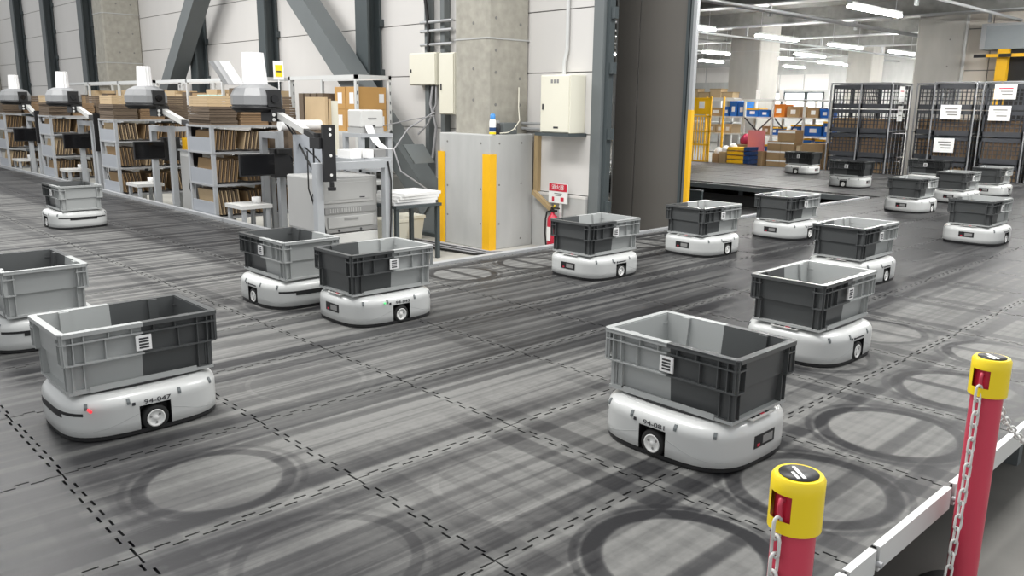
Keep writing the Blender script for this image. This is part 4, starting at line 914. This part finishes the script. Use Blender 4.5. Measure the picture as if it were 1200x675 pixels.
# ================================================================== ROOM BEYOND: CAGES
def roll_cage(x0, y0, y1, depth, nb, label, cid, papers=(), zt=1.84):
    t = thing('roll_cage', label, 'roll cage', (x0, y0, FZ), 0, 'roll cages in the far room'); b = y1 - y0; h = zt - FZ; r = .016
    for x in (0, depth):
        f = MB().tube([(x, 0, .12), (x, 0, h - .05), (x, .015, h - .015), (x, .05, h), (x, b - .05, h), (x, b - .015, h - .015), (x, b, h - .05), (x, b, .12)], r, 6)
        f.build('end_frame', M['cage'], t)
    for y in (0, b):
        s = MB().cyl((0, y, .15), (depth, y, .15), r, n=6).cyl((0, y, h * .55), (depth, y, h * .55), r, n=6).cyl((0, y, h), (depth, y, h), r, n=6)
        s.build('side_rails', M['cage'], t)
        g = MB()
        for k in range(1, 5): g.cyl((depth * k / 5, y, .15), (depth * k / 5, y, h), .006, n=4, caps=False)
        g.build('side_wires', M['cage'], t)
    if nb == 2: MB().cyl((-.0, b / 2, .12), (0, b / 2, h), r, n=6).build('mid_post', M['cage'], t)
    MB().box(-.02, depth + .02, -.02, b + .02, .10, .14).build('base', M['cage'], t)
    for x in (.06, depth - .06):
        for y in (.06, b - .06): MB().cyl((x, y - .02, .05), (x, y + .02, .05), .05, n=10).build('castor', M['rubber'], t)
    tiers = 4; ch = (h - .16) / tiers; bw = (b - .05) / nb
    for i in range(tiers):
        for j in range(nb):
            c = thing('mesh_crate', 'dark mesh crate on the %s tier %sof the %s' % (('bottom', 'second', 'third', 'top')[i], ('left bay ' if j else 'right bay ') if nb == 2 else '', cid), 'crate', (x0 + .03, y0 + .025 + j * bw, FZ + .145 + i * ch), 0, 'mesh crates in the roll cages')
            d = depth - .06; w = bw - .015; hh = ch - .02
            rim = MB()
            for z0, z1 in ((0, .10), (hh - .075, hh)): rim.box(0, .02, 0, w, z0, z1).box(d - .02, d, 0, w, z0, z1).box(0, d, 0, .02, z0, z1).box(0, d, w - .02, w, z0, z1)
            for y in (0, w - .03): rim.box(0, .02, y, y + .03, 0, hh).box(d - .02, d, y, y + .03, 0, hh)
            rim.build('rim_bars', M['crate'], c)
            la = MB(); n = max(4, int(w / .075))
            for k in range(1, n): la.box(.003, .013, w * k / n - .010, w * k / n + .010, .10, hh - .075)
            for k in range(1, 4): la.box(.003, .013, .02, w - .02, .10 + (hh - .175) * k / 4 - .009, .10 + (hh - .175) * k / 4 + .009)
            n2 = max(4, int(d / .085))
            for k in range(1, n2): la.box(d * k / n2 - .010, d * k / n2 + .010, .003, .013, .10, hh - .075)
            for k in range(1, 4): la.box(.02, d - .02, .003, .013, .10 + (hh - .175) * k / 4 - .009, .10 + (hh - .175) * k / 4 + .009)
            la = la.build('lattice', M['crate'], c)
            MB().box(.02, d - .02, .02, w - .02, 0.0, .012).build('floor_panel', M['crate'], c)
            if i < 3 or (nb == 1 and j == 0 and 'striped' in cid):
                fill = (.80, .84, .62, .0)[i]
                o = MB().box(.05, d - .05, .035, w - .035, 0, (hh - .02) * fill).build('carton_block', M['cardd' if (i + j) % 3 else 'card']); o.location = (x0 + .03, y0 + .025 + j * bw, FZ + .145 + i * ch + .0135)
                tag(o, 'brown cartons inside the %s tier %scrate of the %s' % (('bottom', 'second', 'third', 'top')[i], ('left bay ' if j else 'right bay ') if nb == 2 else '', cid), 'cartons', 'cartons in the mesh crates')
    for k, (yc, zc, w, hh, red) in enumerate(papers):
        p = thing('paper_notice', 'white notice %s on the %s' % (('with red heading ' if red else '') + ('at the top', 'below', 'at mid height')[k], cid), 'notice', (x0 - .0195, yc, zc))
        MB().box(0, .004, -w / 2, w / 2, -hh / 2, hh / 2).build('sheet', M['white'], p)
        for q in range(3): MB().box(-.001, 0, -w * .34, w * (.30 - .08 * q), hh * (.18 - .2 * q), hh * (.26 - .2 * q)).build('print_line', M['red'] if red and q == 0 else M['joint'], p)
    return t
roll_cage(17.80, 7.28, 8.60, 1.00, 2, 'wide double-bay roll cage at the left end of the cage row', 'wide left cage')
roll_cage(18.40, 6.50, 7.02, .80, 1, 'narrow roll cage set back right of the double-bay one', 'set-back narrow cage')
roll_cage(17.80, 5.68, 6.45, .95, 1, 'roll cage with two white notices in the middle of the row', 'middle striped cage', [(6.10, 1.27, .38, .28, 0), (6.15, .62, .38, .28, 0)])
roll_cage(17.80, 4.76, 5.55, .95, 1, 'roll cage with a red-headed notice at the right edge', 'right striped cage', [(5.17, 1.66, .38, .28, 1), (5.22, 1.26, .38, .28, 0)])
roll_cage(17.80, 3.86, 4.64, .95, 1, 'roll cage cut off by the right edge of the picture', 'cut-off right cage')
for k, (y, z) in enumerate(((7.255, 1.62), (7.255, 1.22))):
    p = thing('paper_notice', ('upper', 'lower') [k] + ' white notice on the side of the wide left cage', 'notice', (18.10, 7.255, z)); MB().box(0, .26, -.004, 0, -.16, .16).build('sheet', M['white'], p)
    for q in range(2): MB().box(.04, .2, -.006, -.004, .05 - .1 * q, .07 - .1 * q).build('print_line', M['red'] if q == 0 and k == 0 else M['joint'], p)

# ================================================================== ROOM BEYOND: RACKS AND BOXES
t = thing('storage_rack', 'long pale storage rack full of boxes beyond the passage', 'rack', (19.5, 9.35, FZ))
Lr = 3.5
for y in (0, .70, 1.55, 2.35, 3.43):
    for x in (0, .55): MB().box(x, x + .05, y, y + .05, 0, 1.85).build('upright', M['trim'], t)
for z in (1.43, .99, .50, .12): MB().box(0, .6, 0, Lr, z - .035, z).build('shelf_board', M['trim'], t)
MB().box(0, .03, 0, Lr, 1.82, 1.87).build('top_beam', M['trim'], t)
for a, b in ((2.35, 1.95), (1.6, 1.98), (1.5, 1.15), (.75, 1.1)): MB().bar((-.0, a, 1.40), (.0, b, 1.05), .025, .03).build('strut', M['ink'], t)
items = [('carton', 'card', 12.39, 12.84, 1.08, 1.30, 'open brown carton at the left end of the top shelf'), ('file_box', 'blue', 12.21, 12.38, 1.08, 1.33, 'short blue file box left of the tall blue pair'),
 ('file_box', 'blue', 11.98, 12.20, 1.08, 1.47, 'tall blue file box, left of the pair on the top shelf'), ('file_box', 'blue', 11.74, 11.96, 1.08, 1.45, 'tall blue file box, right of the pair on the top shelf'),
 ('crate', 'blue', 11.34, 11.71, 1.08, 1.29, 'blue crate with yellow lid in the middle of the top shelf'), ('crate', 'blue', 11.03, 11.32, 1.08, 1.26, 'blue crate beside the orange one'),
 ('crate', 'orange', 10.62, 10.95, 1.08, 1.40, 'orange crate on the top shelf'), ('carton', 'card', 10.22, 10.55, 1.08, 1.35, 'brown carton right of the orange crate'),
 ('carton', 'card', 9.71, 10.0, 1.08, 1.33, 'brown carton near the right end of the top shelf'), ('crate', 'blue', 9.43, 9.69, 1.08, 1.30, 'blue crate at the right end of the top shelf'),
 ('carton', 'cardl', 12.60, 12.82, .64, .86, 'pale carton, leftmost of three on the middle shelf'), ('carton', 'cardl', 12.36, 12.58, .64, .86, 'pale carton, middle of three on the middle shelf'), ('carton', 'cardl', 12.10, 12.34, .64, .87, 'pale carton, rightmost of three on the middle shelf'),
 ('carton', 'card', 10.98, 11.20, .64, .85, 'small brown carton on the middle shelf'), ('crate', 'blue', 10.76, 10.95, .64, .83, 'small blue crate beside the small brown carton'), ('crate', 'blue', 9.60, 10.05, .64, .92, 'wide blue crate under the shelf at right'),
 ('crate', 'blue', 10.18, 10.42, .64, .90, 'blue crate with yellow rim above the box stack'), ('crate', 'blue', 9.40, 9.57, .64, 1.0, 'narrow blue crate at the right end of the middle shelf'),
 ('crate', 'blue', 9.85, 10.08, .15, .58, 'blue crate low on the rack behind the box stack'), ('crate', 'blue', 9.50, 9.75, .15, .56, 'blue crate low at the right end of the rack'), ('crate', 'blue', 11.02, 11.25, .15, .38, 'blue crate low on the rack beside the pink board')]
for nm, m, a, b, z0, z1, lab in items:
    o = thing('storage_' + nm if nm != 'carton' else 'carton_box', lab, 'box' if nm != 'crate' else 'crate', (19.55, a, z0 + .0005), 0, 'boxes on the storage rack'); h = z1 - z0; w = b - a
    if nm == 'carton': MB().box(0, .45, 0, w, 0, h).build('body', M[m], o); MB().box(-.002, 0, w * .3, w * .7, h * .3, h * .7).build('label_card', M['white'], o)
    else:
        MB().hexa([(.02, .015, 0), (.43, .015, 0), (.43, w - .015, 0), (.02, w - .015, 0)], [(0.005, .004, h - .03), (.445, .004, h - .03), (.445, w - .004, h - .03), (.005, w - .004, h - .03)]).build('body', M[m], o)
        MB().box(0, .45, 0, w, h - .04, h).build('lid', M['yellow' if 'yellow' in lab or nm == 'crate' and m == 'blue' and z0 < 1 else m], o)
        MB().box(-.002 + .008, .012, w * .3, w * .7, h * .3, h * .65).build('label_card', M['white'], o)
t = thing('yellow_cage_cart', 'yellow cage cart left of the storage rack', 'cart', (18.4, 12.02, FZ))
for y in (0, .52):
    for x in (0, .6): MB().box(x, x + .04, y, y + .04, .08, 1.92).build('post', M['yellow'], t)
for z in (.3, .72, 1.06, 1.44, 1.88): MB().box(0, .03, 0, .56, z - .03, z + .01).build('rail', M['yellow'], t)
MB().box(.005, .02, .04, .52, 1.47, 1.86).build('panel', M['yellow'], t); MB().box(-.004, .005, .2, .36, 1.62, 1.80).build('paper', M['white'], t)
for k in range(6): MB().box(.005, .02, .06 + k * .08, .085 + k * .08, .3, 1.44).build('bar', M['yellow'], t)
MB().box(0, .64, 0, .56, .06, .1).build('deck', M['bluedk'], t)
for x in (.06, .58):
    for y in (.06, .5): MB().cyl((x, y - .015, .03), (x, y + .015, .03), .03, n=8).build('castor', M['rubber'], t)
# floor-level goods behind the platform edge
def stack(x, y0, y1, z1, nz, ny, m, lab, grp, d=.4):
    for i in range(nz):
        for j in range(ny):
            h = (z1 - FZ) / nz; w = (y1 - y0) / ny
            o = thing('carton_box', lab % (('bottom', 'second', 'third', 'top')[i], ('right', 'left')[j]), 'box', (x, y0 + j * w, FZ + i * h + .0005), 0, grp); MB().box(0, d, 0.004, w - .004, 0, h - .003).build('body', M[m], o); MB().box(-.002, 0, .004, w - .004, h * .72, h * .9).build('tape', M['white'], o)
stack(18.7, 9.83, 10.54, .52, 4, 2, 'card', 'brown taped carton on the %s layer, %s side, of the tall box stack', 'tall box stack')
o = thing('carton_box', 'brown taped carton on top of the tall box stack', 'box', (18.7, 9.83, .521), 0, 'tall box stack'); MB().box(0, .4, 0, .45, 0, .27).build('body', M['card'], o); MB().box(-.002, 0, 0, .45, .2, .25).build('tape', M['white'], o)
o = MB().box(18.70, 18.76, 10.65, 11.09, .26, .76).build('pink_board', M['pink']); tag(o, 'pink board standing in front of the storage rack', 'board')
box(18.64, 19.04, 10.62, 11.10, FZ, .255, 'card', 'brown carton under the pink board')
o = MB().lathe([(0, 0), (.12, .01), (.14, .12), (.08, .22), (.03, .27), (0, .28)], 12).build('crimson_bag', M['magenta']); o.location = (19.15, 11.42, .3835); tag(o, 'crimson bag left of the pink board', 'bag')
t = thing('tray_trolley', 'low trolley with stacked yellow trays and navy end', 'trolley', (18.2, 10.72, FZ))
for k in range(6): MB().box(0, .4, .16, .62, .10 + k * .105, .17 + k * .105).build('tray', M['yellow'], t)
for k in range(6): MB().box(-.005, .4, 0, .155, .10 + k * .105, .185 + k * .105).build('bin', M['bluedk'], t)
MB().box(0, .4, 0, .62, .05, .09).build('deck', M['cage'], t)
for x in (.05, .35):
    for y in (.06, .56): MB().cyl((x, y - .01, .03), (x, y + .01, .03), .03, n=8).build('castor', M['rubber'], t)
for k, (y, h, m) in enumerate(((11.38, .62, 'card'), (11.59, .55, 'cardl'), (11.80, .50, 'card'))):
    o = thing('wrapped_parcel', ('right', 'middle', 'left')[k] + ' film-wrapped brown parcel beside the yellow trays', 'parcel', (18.55, y, FZ), 0, 'film-wrapped parcels'); MB().box(0, .3, 0, .20, 0, h).build('body', M[m], o, .01)
    MB().lathe([(.10, 0), (.11, .05), (.10, .09), (.05, .15), (0, .16)], 9, (.15, .10, h)).build('film_top', M['sleeve'], o)
box(18.95, 19.35, 11.25, 11.62, FZ, .38, 'card', 'brown carton under the crimson bag')
box(18.75, 19.2, 9.14, 9.66, FZ, .50, 'card', 'large open brown carton behind the robot on the far platform')
box(18.75, 19.15, 9.68, 9.80, FZ, .43, 'cardl', 'narrow pale carton left of the large open one')
for k in range(4):
    o = thing('timber_crate', 'pale timber crate on the high shelf behind the rack', 'crate', (22.3 - .7, 13.4 + k * .4, 1.585), 0, 'high timber crates'); MB().box(0, .35, .01, .38, 0, .15 + .1 * (k % 2)).build('body', M['cardl'], o); MB().box(-.01, .36, 0, .39, .13 + .1 * (k % 2), .16 + .1 * (k % 2)).build('lid', M['wood'], o)
t = thing('high_shelf', 'tall pale shelf behind the storage rack carrying timber crates', 'shelf', (21.5, 13.3, FZ)); MB().box(0, .5, 0, 1.8, 1.89, 1.93).build('board', M['trim'], t); MB().box(0, .5, 0, 1.8, 1.2, 1.24).build('board', M['trim'], t)
for x in (0, .45):
    for y in (0, 1.75): MB().box(x, x + .05, y, y + .05, 0, 1.9).build('upright', M['trim'], t)
for k, (y, z) in enumerate(((11.36, 1.50), (10.72, 1.56))):
    p = thing('hanging_tag', ('left', 'right')[k] + ' white paper tag standing on top of the storage rack', 'tag', (19.5, y, 1.52)); MB().box(0, .004, -.06, .06, 0, .24).build('sheet', M['white'], p)
t = thing('steel_plate', 'dark grey steel panel below the far platform beside the yellow guard', 'panel', (11.6, 8.0, FZ)); MB().box(0, .04, -.35, .9, 0, .30).build('plate', M['dsteel'], t); MB().box(-.01, .05, -.35, .9, .30, .32).build('lip', M['brace'], t)
